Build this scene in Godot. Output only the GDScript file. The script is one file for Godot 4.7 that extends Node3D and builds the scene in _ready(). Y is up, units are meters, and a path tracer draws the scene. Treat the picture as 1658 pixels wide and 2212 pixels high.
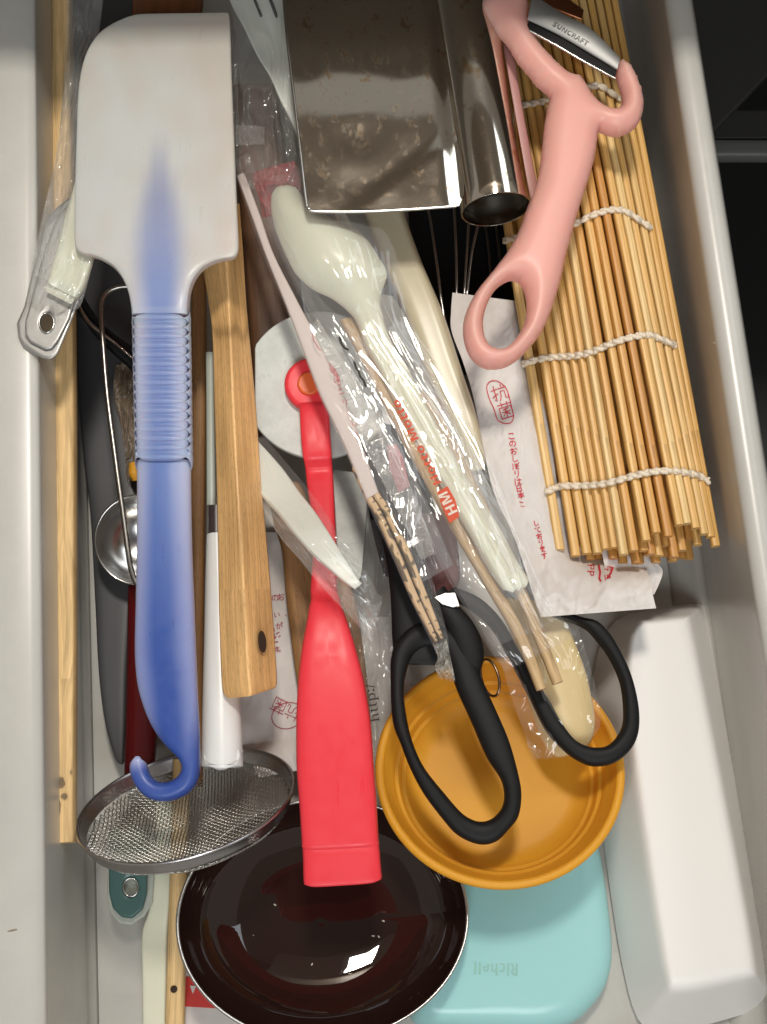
extends Node3D

# ---------------------------------------------------------------- helpers
var F := 2800.0                       # focal length in picture units (the picture is 1658 x 2212 units)
var cb := Basis()
var eye := Vector3.ZERO
var org := Vector3.ZERO               # base of the thing being built
var fn := FastNoiseLite.new()
var rng := RandomNumberGenerator.new()
var used := {}
var mats := {}
var tex := {}

func ray(x: float, y: float) -> Vector3:
	return cb * Vector3((x - 829.0) / F, (1106.0 - y) / F, -1.0)

# the point at height h (cm above the drawer floor) that is seen at (x, y)
func P(x: float, y: float, h: float) -> Vector3:
	var d := ray(x, y)
	return eye + d * ((h * 0.01 - eye.y) / d.y)

func numbered(n: String) -> String:
	var c = used.get(n, 0)
	used[n] = c + 1
	return n if c == 0 else "%s_%03d" % [n, c]

func meta(o, label, cat, group = ""):
	o.set_meta("label", label)
	o.set_meta("category", cat)
	if group != "":
		o.set_meta("group", group)
	return o

func thing(n, label, cat, x, y, h, group = ""):
	var o := Node3D.new()
	o.name = numbered(n)
	add_child(o)
	org = P(x, y, h)
	o.position = org
	return meta(o, label, cat, group)

func part(n, mesh, m, parent, kind = ""):
	var o := MeshInstance3D.new()
	o.name = n
	o.mesh = mesh
	o.material_override = m
	parent.add_child(o, true)
	if parent is MeshInstance3D:
		o.position = Vector3.ZERO
	if kind != "":
		o.set_meta("kind", kind)
	return o

func single(n, label, cat, x, y, h, build: Callable, m, group = ""):
	org = P(x, y, h)
	var o := MeshInstance3D.new()
	o.name = numbered(n)
	o.mesh = build.call()
	o.material_override = m
	o.position = org
	add_child(o)
	return meta(o, label, cat, group)

func structure(n, mesh, m, parent = self):
	var o = part(n, mesh, m, parent)
	o.set_meta("kind", "structure")
	return o

# ---------------------------------------------------------------- materials
func lin(r, g, b) -> Color:
	return Color(r, g, b).linear_to_srgb()

func M(n: String, c: Color, rough := 0.5, metal := 0.0, o := {}) -> StandardMaterial3D:
	if mats.has(n):
		return mats[n]
	var m := StandardMaterial3D.new()
	m.resource_name = n
	m.albedo_color = c
	m.roughness = rough
	m.metallic = metal
	if o.has("a"):
		m.transparency = BaseMaterial3D.TRANSPARENCY_ALPHA
		m.albedo_color.a = o.a
	if o.has("sss"):
		m.subsurf_scatter_enabled = true
		m.subsurf_scatter_strength = o.sss
	if o.has("vc"):
		m.vertex_color_use_as_albedo = true
	if o.has("tex"):
		m.albedo_texture = o.tex
	if o.has("uv"):
		m.uv1_scale = o.uv
	if o.has("tri"):
		m.uv1_triplanar = true
		m.uv1_scale = Vector3.ONE * o.tri
	if o.has("rtex"):
		m.roughness_texture = o.rtex
	if o.has("bump"):
		m.heightmap_enabled = true
		m.heightmap_texture = o.bump
		m.heightmap_scale = o.get("bs", 0.02)
	if o.has("coat"):
		m.clearcoat_enabled = true
		m.clearcoat = o.coat
		m.clearcoat_roughness = o.get("coatr", 0.1)
	if o.has("spec"):
		m.metallic_specular = o.spec
	if o.has("back"):
		m.backlight_enabled = true
		m.backlight = o.back
	if o.has("rim"):
		m.rim_enabled = true
		m.rim = o.rim
	if o.has("aniso"):
		m.anisotropy_enabled = true
		m.anisotropy = o.aniso
	mats[n] = m
	return m

func image_tex(w: int, h: int, f: Callable) -> ImageTexture:
	var im := Image.create(w, h, false, Image.FORMAT_RGB8)
	for y in h:
		for x in w:
			im.set_pixel(x, y, f.call(x, y))
	return ImageTexture.create_from_image(im)

func nz(x, y, z = 0.0) -> float:
	return fn.get_noise_3d(x, y, z)

func make_textures():
	fn.noise_type = FastNoiseLite.TYPE_SIMPLEX
	fn.frequency = 1.0
	fn.fractal_type = FastNoiseLite.FRACTAL_NONE
	fn.seed = 7
	rng.seed = 11
	# wood: long soft streaks; u across, v along
	tex.wood = image_tex(128, 512, func(x, y):
		var wob := nz(x * 0.01, y * 0.006, 3.0) * 6.0
		var a := nz((x + wob) * 0.09, y * 0.0045, 0.0) * 0.5 + nz((x + wob) * 0.33, y * 0.008, 9.0) * 0.5
		var b := nz(x * 0.9, y * 0.03, 5.0)
		var v := clampf(0.88 + a * 0.13 + b * 0.05, 0.2, 1.0)
		return Color(v, v * (0.93 + 0.05 * v), v * (0.82 + 0.12 * v)))
	# bamboo: fine fibres with short dark pores and a darker node band
	tex.bamboo = image_tex(128, 512, func(x, y):
		var a := nz(x * 0.28, y * 0.004, 1.0)
		var b := nz(x * 0.75, y * 0.012, 2.0)
		var pore := smoothstep(0.52, 0.75, nz(x * 0.55, y * 0.05, 4.0)) * 0.28
		var node := exp(-pow((y - 180.0 - nz(x * 0.05, 0.0, 8.0) * 8.0) / 9.0, 2.0)) * 0.16
		var big := nz(x * 0.02, y * 0.006, 6.0) * 0.1
		var v := clampf(0.9 + a * 0.08 + b * 0.05 + big * 0.8 - pore * 0.35 - node, 0.2, 1.0)
		return Color(v, v * (0.9 + 0.08 * v), v * (0.78 + 0.16 * v)))
	# mottled bleached wood with dark bark-like flecks
	tex.mottle = image_tex(128, 256, func(x, y):
		var a := nz(x * 0.03 + nz(x * 0.02, y * 0.02, 7.0), y * 0.011, 1.0)
		var k := smoothstep(0.18, 0.5, a) * 0.5
		var b := nz(x * 0.3, y * 0.03, 2.0) * 0.1
		var v := clampf(0.95 - k + b, 0.15, 1.0)
		return Color(v, v * (0.9 + 0.06 * v), v * (0.74 + 0.2 * v)))
	# worn steel: haze, water spots, hairline scratches
	var sp := []
	for i in 46:
		sp.append([rng.randf() * 512.0, rng.randf() * 512.0, pow(rng.randf(), 3.0) * 16.0 + 2.0, rng.randf_range(0.12, 0.26)])
	var rough := PackedFloat32Array()
	rough.resize(512 * 512)
	for y in 512:
		for x in 512:
			var c := nz(x * 0.012, y * 0.012, 1.0) * 0.5 + nz(x * 0.05, y * 0.05, 2.0) * 0.3
			var grime := smoothstep(0.20, 0.75, c) * 0.16
			var fine := smoothstep(0.5, 0.8, nz(x * 0.23, y * 0.23, 5.0)) * smoothstep(0.0, 0.5, nz(x * 0.014, y * 0.014, 9.0)) * 0.06
			rough[y * 512 + x] = 0.10 + grime + fine
	for s in sp:
		for dy in range(-18, 19):
			for dx in range(-18, 19):
				var r := sqrt(dx * dx + dy * dy)
				if r < s[2]:
					var q: int = posmod(int(s[1]) + dy, 512) * 512 + posmod(int(s[0]) + dx, 512)
					rough[q] = maxf(rough[q], s[3] * (0.6 + 0.4 * smoothstep(s[2] - 2.0, s[2], r)))
	for i in 240:
		var x := rng.randf() * 512.0
		var y := rng.randf() * 512.0
		var an := rng.randf_range(-0.9, 0.5)
		var le := 3.0 + 22.0 * pow(rng.randf(), 3.0)
		for k in int(le):
			var q: int = posmod(int(y + sin(an) * k), 512) * 512 + posmod(int(x + cos(an) * k), 512)
			rough[q] = maxf(rough[q], 0.24)
	tex.steel_r = image_tex(512, 512, func(x, y):
		var v := minf(rough[y * 512 + x], 0.135)
		return Color(v, v, v))
	tex.steel_a = image_tex(512, 512, func(x, y):
		var v := rough[y * 512 + x]
		var k := clampf((v - 0.12) * 2.6, 0.0, 0.4)
		return Color(0.84 - k * 0.3, 0.81 - k * 0.5, 0.76 - k * 0.7))
	# faint blotches for plastics, enamel and paper
	tex.blotch = image_tex(256, 256, func(x, y):
		var a := nz(x * 0.02, y * 0.02, 1.0) * 0.5 + nz(x * 0.06, y * 0.06, 2.0) * 0.3 + nz(x * 0.3, y * 0.3, 3.0) * 0.2
		var spot := smoothstep(0.72, 0.8, nz(x * 0.11, y * 0.11, 13.0)) * 0.1
		var v := clampf(0.96 + a * 0.035 - spot * 0.0, 0.0, 1.0)
		return Color(v, v * 0.995, v * 0.985))
	tex.marble = image_tex(256, 256, func(x, y):
		var a := nz(x * 0.03, y * 0.03, 1.0) * 0.5 + nz(x * 0.08, y * 0.08, 2.0) * 0.3 + nz(x * 0.2, y * 0.2, 3.0) * 0.2
		var v := clampf(0.94 + 0.07 * a - 0.08 * smoothstep(0.35, 0.6, a), 0.0, 1.0)
		return Color(v * 0.985, v, v * 0.99))
	tex.grain = image_tex(128, 128, func(x, y):
		var v := 0.5 + nz(x * 0.5, y * 0.5, 1.0) * 0.3 + nz(x * 0.15, y * 0.15, 2.0) * 0.2
		return Color(v, v, v))
	tex.scratch = image_tex(256, 256, func(x, y):
		var s := smoothstep(0.62, 0.85, nz(x * 0.35 + y * 0.02, y * 0.012, 1.0)) * smoothstep(-0.1, 0.5, nz(x * 0.02, y * 0.02, 4.0))
		var v := clampf(0.42 - s * 0.25 + nz(x * 0.05, y * 0.05, 2.0) * 0.08, 0.0, 1.0)
		return Color(v, v, v))
	tex.lacquer = image_tex(256, 256, func(x, y):
		var s := smoothstep(0.70, 0.88, nz(x * 0.16, y * 0.16, 1.0)) * 0.25
		var v := 0.10 + s + maxf(0.0, nz(x * 0.03, y * 0.03, 2.0)) * 0.08
		return Color(v, v, v))

# ---------------------------------------------------------------- mesh building
func cr(a, b, c, d, t):
	return 0.5 * ((2.0 * b) + (c - a) * t + (2.0 * a - 5.0 * b + 4.0 * c - d) * t * t + (3.0 * b - a - 3.0 * c + d) * t * t * t)

# smooth rows of numbers (Catmull-Rom), sub steps per gap
func smooth_rows(rows: Array, sub: int, closed := false) -> Array:
	var out := []
	var n := rows.size()
	var gaps := n if closed else n - 1
	for i in gaps:
		var a = rows[posmod(i - 1, n)] if closed else rows[maxi(i - 1, 0)]
		var b = rows[i]
		var c = rows[(i + 1) % n]
		var d = rows[(i + 2) % n] if closed else rows[mini(i + 2, n - 1)]
		for s in sub:
			var t := float(s) / sub
			var r := []
			for k in b.size():
				r.append(cr(float(a[k]), float(b[k]), float(c[k]), float(d[k]), t))
			out.append(r)
	if not closed:
		out.append(rows[n - 1].map(func(v): return float(v)))
	return out

# indexed triangles to a mesh with smooth normals; turned so that closed meshes face outwards, open ones up
func commit(V: PackedVector3Array, UV: PackedVector2Array, I: PackedInt32Array, C := PackedColorArray(), open := false) -> ArrayMesh:
	var vol := 0.0
	var up := 0.0
	var mid := Vector3.ZERO
	for v in V:
		mid += v
	mid /= maxf(V.size(), 1)
	for i in range(0, I.size(), 3):
		var a := V[I[i]] - mid
		var b := V[I[i + 1]] - mid
		var c := V[I[i + 2]] - mid
		var nn := (c - a).cross(b - a)
		vol += a.dot(nn)
		up += nn.y
	if (up if open else vol) < 0.0:
		for i in range(0, I.size(), 3):
			var t := I[i + 1]
			I[i + 1] = I[i + 2]
			I[i + 2] = t
	var N := PackedVector3Array()
	N.resize(V.size())
	for i in range(0, I.size(), 3):
		var a := V[I[i]]
		var nn := (V[I[i + 2]] - a).cross(V[I[i + 1]] - a)
		for k in 3:
			N[I[i + k]] += nn
	for i in N.size():
		N[i] = N[i].normalized() if N[i].length_squared() > 0.0 else Vector3.UP
	var W := PackedVector3Array()
	W.resize(V.size())
	for i in V.size():
		W[i] = V[i] - org
	var arr := []
	arr.resize(Mesh.ARRAY_MAX)
	arr[Mesh.ARRAY_VERTEX] = W
	arr[Mesh.ARRAY_NORMAL] = N
	arr[Mesh.ARRAY_TEX_UV] = UV
	if C.size():
		arr[Mesh.ARRAY_COLOR] = C
	arr[Mesh.ARRAY_INDEX] = I
	var m := ArrayMesh.new()
	m.add_surface_from_arrays(Mesh.PRIMITIVE_TRIANGLES, arr)
	return m

# A solid traced by its two edges. rows: [xl, yl, xr, yr, h, thickness cm, dish cm, tilt cm]
# h is the height of the top, dish > 0 sinks the middle, tilt raises the left edge over the right one.
func band(rows: Array, o := {}) -> ArrayMesh:
	var e: float = o.get("e", 4.0)
	var m: int = o.get("m", 10)
	var closed: bool = o.get("closed", false)
	var col = o.get("col")
	var groove = o.get("groove")
	var full := []
	for r in rows:
		var q: Array = r.duplicate()
		while q.size() < 8:
			q.append(0.0)
		full.append(q)
	var R := smooth_rows(full, o.get("sub", 5), closed)
	var n := R.size()
	var L := []
	var Q := []
	for r in R:
		L.append(P(r[0], r[1], r[4] + r[7] * 0.5))
		Q.append(P(r[2], r[3], r[4] - r[7] * 0.5))
	var V := PackedVector3Array()
	var UV := PackedVector2Array()
	var I := PackedInt32Array()
	var C := PackedColorArray()
	var k := 2 * m
	var along := 0.0
	var wide := 0.0
	for i in n:
		wide = maxf(wide, L[i].distance_to(Q[i]))
	for i in n:
		var c: Vector3 = (L[i] + Q[i]) * 0.5
		var a := posmod(i - 1, n) if closed else maxi(i - 1, 0)
		var b := (i + 1) % n if closed else mini(i + 1, n - 1)
		var T: Vector3 = ((L[b] + Q[b]) - (L[a] + Q[a])).normalized()
		var S: Vector3 = (Q[i] - L[i]) * 0.5
		var N := S.cross(T).normalized()
		if N.length() < 0.5:
			N = Vector3.UP
		if N.y < 0.0:
			N = -N
		if i > 0:
			along += ((L[i] + Q[i]) - (L[i - 1] + Q[i - 1])).length() * 0.5
		var t: float = maxf(R[i][5], 0.01) * 0.01
		c -= N * t * 0.5
		for j in k:
			var top := j <= m
			var q := (float(j) / m) if top else (float(k - j) / m)
			var u := sin((q - 0.5) * PI)
			var v := pow(maxf(0.0, 1.0 - pow(absf(u), e)), 1.0 / e)
			if not top:
				v = -v
			var dz: float = -R[i][6] * 0.01 * (1.0 - u * u)
			if groove != null and top:
				dz += groove.call(float(i) / (n - 1), u) * 0.01
			V.append(c + S * u + N * (v * t * 0.5 + dz))
			UV.append(Vector2(u * 0.5 * wide + (0.0 if top else 0.37 * wide), along))
			if col != null:
				C.append(col.call(R[i], float(i) / (n - 1), u))
	var last := n if closed else n - 1
	for i in last:
		var i2 := (i + 1) % n
		for j in k:
			var j2 := (j + 1) % k
			I.append_array([i * k + j, i2 * k + j, i * k + j2, i * k + j2, i2 * k + j, i2 * k + j2])
	if not closed:
		for end in 2:
			var i := 0 if end == 0 else n - 1
			var s := V.size()
			var c := Vector3.ZERO
			for j in k:
				c += V[i * k + j]
			V.append(c / k)
			UV.append(UV[i * k])
			if col != null:
				C.append(C[i * k + m / 2])
			for j in k:
				V.append(V[i * k + j])
				UV.append(UV[i * k + j])
				if col != null:
					C.append(C[i * k + j])
			for j in k:
				var j2 := (j + 1) % k
				if end == 0:
					I.append_array([s, s + 1 + j, s + 1 + j2])
				else:
					I.append_array([s, s + 1 + j2, s + 1 + j])
	return commit(V, UV, I, C)

# a round bar through points [x, y, h, radius cm]
func tube(pts: Array, o := {}) -> ArrayMesh:
	var R := smooth_rows(pts, o.get("sub", 6), o.get("closed", false))
	var W := []
	var rad := []
	for r in R:
		W.append(P(r[0], r[1], r[2]))
		rad.append(r[3] * 0.01)
	return tube3(W, rad, o)

func tube3(W: Array, rad: Array, o := {}) -> ArrayMesh:
	var V := PackedVector3Array()
	var UV := PackedVector2Array()
	var I := PackedInt32Array()
	add_tube(V, UV, I, W, rad, o.get("k", 10), o.get("closed", false))
	return commit(V, UV, I)

func add_tube(V: PackedVector3Array, UV: PackedVector2Array, I: PackedInt32Array, W: Array, rad: Array, k: int, closed := false) -> void:
	var n := W.size()
	var N := Vector3.ZERO
	var base := V.size()
	var along := 0.0
	for i in n:
		var a := posmod(i - 1, n) if closed else maxi(i - 1, 0)
		var b := (i + 1) % n if closed else mini(i + 1, n - 1)
		var T: Vector3 = (W[b] - W[a]).normalized()
		if i == 0:
			N = T.cross(Vector3(0.31, 0.9, 0.2)).normalized()
		N = (N - T * N.dot(T)).normalized()
		var B := T.cross(N)
		if i > 0:
			along += W[i].distance_to(W[i - 1])
		for j in k:
			var a2 := TAU * j / k
			V.append(W[i] + (N * cos(a2) + B * sin(a2)) * rad[i])
			UV.append(Vector2(rad[i] * a2, along))
	var last := n if closed else n - 1
	for i in last:
		var i2 := (i + 1) % n
		for j in k:
			var j2 := (j + 1) % k
			I.append_array([base + i * k + j, base + i * k + j2, base + i2 * k + j, base + i * k + j2, base + i2 * k + j2, base + i2 * k + j])
	if not closed:
		for end in 2:
			var i := 0 if end == 0 else n - 1
			var s := V.size()
			for j in k:
				V.append(V[base + i * k + j])
				UV.append(UV[base + i * k + j])
			for j in range(1, k - 1):
				if end == 0:
					I.append_array([s, s + j + 1, s + j])
				else:
					I.append_array([s, s + j, s + j + 1])

# round off a closed outline of [x, y] pairs
func chaikin(pts: Array, times := 2, q := 0.25) -> Array:
	var out := pts
	for k in times:
		var nw := []
		for i in out.size():
			var a = out[i]
			var b = out[(i + 1) % out.size()]
			var r1 := []
			var r2 := []
			for c in a.size():
				r1.append(lerpf(a[c], b[c], q))
				r2.append(lerpf(a[c], b[c], 1.0 - q))
			nw.append(r1)
			nw.append(r2)
		out = nw
	return out

# a plate of the traced outline: hf is its top (cm, a number or f(x, y)), t its thickness, bevel its edge radius
func slab(outline: Array, hf, t: float, bevel := 0.05, o := {}) -> ArrayMesh:
	var pts := outline
	if o.get("smooth", 0) > 0:
		pts = smooth_rows(outline, o.smooth, true)
	elif o.get("chaikin", 0) > 0:
		pts = chaikin(outline, o.chaikin, o.get("q", 0.25))
	var n := pts.size()
	var top := []
	for p in pts:
		var h: float = hf.call(p[0], p[1]) if hf is Callable else float(hf)
		top.append(P(p[0], p[1], h))
	var area := 0.0
	for i in n:
		var a: Vector3 = top[i]
		var b: Vector3 = top[(i + 1) % n]
		area += a.x * b.z - b.x * a.z
	var sg := 1.0 if area > 0.0 else -1.0
	var inw := []
	for i in n:
		var d1: Vector3 = top[i] - top[posmod(i - 1, n)]
		var d2: Vector3 = top[(i + 1) % n] - top[i]
		d1.y = 0.0
		d2.y = 0.0
		var T := (d1.normalized() + d2.normalized()).normalized()
		inw.append(Vector3(-T.z, 0, T.x) * sg)
	if o.get("radial", false):
		var mid := Vector3.ZERO
		for v in top:
			mid += v
		mid /= n
		for i in n:
			var q: Vector3 = mid - top[i]
			q.y = 0.0
			inw[i] = q.normalized()
	var bv := bevel * 0.01
	var th := t * 0.01
	var nb: int = o.get("nb", 3)
	var rings := []
	for s in nb + 1:                     # from the flat top outwards and down
		var a := PI * 0.5 * s / nb
		rings.append([bv * (1.0 - sin(a)), bv * (1.0 - cos(a))])
	var bb := minf(bv, th * 0.5)
	for s in nb + 1:
		var a := PI * 0.5 * s / nb
		rings.append([bb * (1.0 - cos(a)), th - bb * (1.0 - sin(a))])
	if o.has("draft"):                   # the foot spreads out or draws in
		for s in range(nb + 1, rings.size()):
			rings[s][0] += o.draft * 0.01
	var V := PackedVector3Array()
	var UV := PackedVector2Array()
	var I := PackedInt32Array()
	for r in rings:
		for i in n:
			var v: Vector3 = top[i] + inw[i] * r[0] - Vector3(0, r[1], 0)
			V.append(v)
			UV.append(Vector2(v.x, v.z))
	for s in rings.size() - 1:
		for i in n:
			var j := (i + 1) % n
			I.append_array([s * n + i, (s + 1) * n + i, s * n + j, s * n + j, (s + 1) * n + i, (s + 1) * n + j])
	if o.get("radial", false):
		for lid in 2:
			var s0 := 0 if lid == 0 else (rings.size() - 1) * n
			var mid := Vector3.ZERO
			for i in n:
				mid += V[s0 + i]
			mid /= n
			var prev := s0
			for f in [0.6, 0.25]:
				var at := V.size()
				for i in n:
					var v := mid.lerp(V[s0 + i], f)
					if lid == 0:
						v.y += o.get("dome", 0.0) * 0.01 * (1.0 - f)
					V.append(v)
					UV.append(Vector2(v.x, v.z))
				for i in n:
					var j := (i + 1) % n
					var q := [prev + i, prev + j, at + i, prev + j, at + j, at + i] if lid == 0 else [prev + i, at + i, prev + j, prev + j, at + i, at + j]
					I.append_array(q)
				prev = at
			V.append(mid + Vector3(0, o.get("dome", 0.0) * 0.01 if lid == 0 else 0.0, 0))
			UV.append(Vector2(mid.x, mid.z))
			for i in n:
				var j := (i + 1) % n
				I.append_array([prev + i, prev + j, V.size() - 1] if lid == 0 else [prev + i, V.size() - 1, prev + j])
		return commit(V, UV, I)
	var flat := PackedVector2Array()
	for i in n:
		flat.append(Vector2(V[i].x, V[i].z))
	var tri := Geometry2D.triangulate_polygon(flat)
	var lastr := (rings.size() - 1) * n
	# the side strips decide which way round the lids go
	var lids := 0.0
	for i in range(0, tri.size(), 3):
		var a := V[tri[i]]
		lids += (V[tri[i + 2]] - a).cross(V[tri[i + 1]] - a).y
	var swap := (lids > 0.0) != lid_up(V, n, inw)
	for i in range(0, tri.size(), 3):
		var p := tri[i + (2 if swap else 1)]
		var q := tri[i + (1 if swap else 2)]
		I.append_array([tri[i], p, q])
		I.append_array([lastr + tri[i], lastr + q, lastr + p])
	return commit(V, UV, I)

# whether the side strips of a slab, wound as they are, face outwards
func lid_up(V: PackedVector3Array, n: int, inw: Array) -> bool:
	var k := V.size() / n / 2
	var a := V[k * n - n]
	var b := V[k * n]
	var c := V[k * n - n + 1]
	var nn := (c - a).cross(b - a)
	return nn.dot(inw[0]) < 0.0

# where rays from c meet a closed outline, n of them
func radial(outline: Array, c: Array, n: int, start := 0.0) -> Array:
	var out := []
	for i in n:
		var a := start + TAU * i / n
		var d := Vector2(cos(a), sin(a))
		var best := 0.0
		for k in outline.size():
			var p := Vector2(outline[k][0] - c[0], outline[k][1] - c[1])
			var q := Vector2(outline[(k + 1) % outline.size()][0] - c[0], outline[(k + 1) % outline.size()][1] - c[1])
			var e := q - p
			var den := d.cross(e)
			if absf(den) < 1e-9:
				continue
			var s := p.cross(e) / den
			var u := p.cross(d) / den
			if u >= -1e-6 and u <= 1.000001 and s > best:
				best = s
		out.append([c[0] + d.x * best, c[1] + d.y * best])
	return out

# a plate with a round hole: outline, hole centre, hole radii
func tag_plate(outline: Array, c: Array, rx: float, ry: float, hf, t: float, n := 64) -> ArrayMesh:
	var outer := radial(outline, c, n)
	var rows := []
	for i in n:
		var a := TAU * i / n
		var ix: float = c[0] + cos(a) * rx
		var iy: float = c[1] + sin(a) * ry
		var h: float = hf.call(outer[i][0], outer[i][1]) if hf is Callable else float(hf)
		rows.append([outer[i][0], outer[i][1], ix, iy, h, t])
	return band(rows, {"closed": true, "sub": 1, "e": 9.0, "m": 8})

# turned shape: profile [[r, y] cm ...] round the y axis of xf
func lathe(profile: Array, xf: Transform3D, n := 72, closed := true, o := {}) -> ArrayMesh:
	var V := PackedVector3Array()
	var UV := PackedVector2Array()
	var I := PackedInt32Array()
	var k := profile.size()
	for i in n + 1:
		var a := TAU * i / n
		for j in k:
			var r: float = profile[j][0] * 0.01
			V.append(xf * Vector3(cos(a) * r, profile[j][1] * 0.01, sin(a) * r))
			UV.append(Vector2(float(i) / n, float(j) / (k - 1)) if not o.has("planar") else Vector2(cos(a) * r, sin(a) * r))
	for i in n:
		for j in (k if closed else k - 1):
			var j2 := (j + 1) % k
			I.append_array([i * k + j, i * k + j2, (i + 1) * k + j, (i + 1) * k + j, i * k + j2, (i + 1) * k + j2])
	var m := commit(V, UV, I, PackedColorArray(), not closed)
	return m

# thin sheet between two traced edges. rows: [xl, yl, xr, yr, h]; wrinkled by noise
func sheet(rows: Array, nu: int, sub: int, o := {}) -> ArrayMesh:
	var full := []
	for r in rows:
		var q: Array = r.duplicate()
		while q.size() < 7:
			q.append(0.0)
		full.append(q)             # [.., h, bulge, tilt]
	var R := smooth_rows(full, sub)
	var amp: float = o.get("amp", 0.12)
	var fq: float = o.get("freq", 0.02)
	var z: float = o.get("seed", 1.0)
	var hf = o.get("hf")
	var V := PackedVector3Array()
	var UV := PackedVector2Array()
	var I := PackedInt32Array()
	var n := R.size()
	var wide := 0.0
	var run_ := 0.0
	for i in n:
		wide = maxf(wide, Vector2(R[i][2] - R[i][0], R[i][3] - R[i][1]).length())
	for i in n:
		if i > 0:
			run_ += Vector2(R[i][0] + R[i][2] - R[i - 1][0] - R[i - 1][2], R[i][1] + R[i][3] - R[i - 1][1] - R[i - 1][3]).length() * 0.5
		for j in nu + 1:
			var s := float(j) / nu
			var u := s * 2.0 - 1.0
			var x := lerpf(R[i][0], R[i][2], s)
			var y := lerpf(R[i][1], R[i][3], s)
			var h: float
			if hf != null:
				h = hf.call(x, y)
			else:
				h = R[i][4] + R[i][5] * (1.0 - u * u) - R[i][6] * u * 0.5
			h += wrinkle(s * wide, run_ * o.get("stretch", 0.45), fq, z) * amp
			if o.has("ribs"):
				h += sin(float(i) / (n - 1) * TAU * o.ribs) * o.get("ribh", 0.04) * (1.0 - pow(absf(u), 6.0))
			if o.has("hem"):       # ragged cut ends
				if i == 0 or i == n - 1:
					y += (4.0 if j % 2 == 0 else -4.0) * o.hem
			V.append(P(x, y, h))
			UV.append(Vector2(s, float(i) / (n - 1)))
	for i in n - 1:
		for j in nu:
			var a := i * (nu + 1) + j
			var b := a + nu + 1
			I.append_array([a, b, a + 1, a + 1, b, b + 1])
	return commit(V, UV, I, PackedColorArray(), true)

func wrinkle(x: float, y: float, fq: float, z: float) -> float:
	var wx := x + nz(x * fq * 0.5, y * fq * 0.5, z + 40.0) * 30.0
	var a := 1.0 - absf(nz(wx * fq, y * fq * 0.55, z)) * 2.2
	var b := 1.0 - absf(nz(wx * fq * 2.3, y * fq * 1.6, z + 10.0)) * 2.2
	return a * 0.7 + b * 0.22 + nz(x * fq * 5.0, y * fq * 5.0, z + 20.0) * 0.035

# flat printed stroke along [x, y] points, w wide, lying on hf
func add_ribbon(V: PackedVector3Array, UV: PackedVector2Array, I: PackedInt32Array, pts: Array, w: float, hf) -> void:
	var n := pts.size()
	var base := V.size()
	for i in n:
		var a = pts[maxi(i - 1, 0)]
		var b = pts[mini(i + 1, n - 1)]
		var d := Vector2(b[0] - a[0], b[1] - a[1]).normalized()
		var c := Vector2(-d.y, d.x) * w * 0.5
		var e := Vector2.ZERO
		if i == 0:
			e = -d * w * 0.4
		elif i == n - 1:
			e = d * w * 0.4
		for s in [-1.0, 1.0]:
			var x: float = pts[i][0] + c.x * s + e.x
			var y: float = pts[i][1] + c.y * s + e.y
			var h: float = hf.call(x, y) if hf is Callable else float(hf)
			V.append(P(x, y, h))
			UV.append(Vector2(s, i))
	for i in n - 1:
		var a := base + i * 2
		I.append_array([a, a + 2, a + 1, a + 1, a + 2, a + 3])

func strokes(list: Array, w: float, hf) -> ArrayMesh:
	var V := PackedVector3Array()
	var UV := PackedVector2Array()
	var I := PackedInt32Array()
	for s in list:
		add_ribbon(V, UV, I, s, w, hf)
	return commit(V, UV, I, PackedColorArray(), true)

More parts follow.
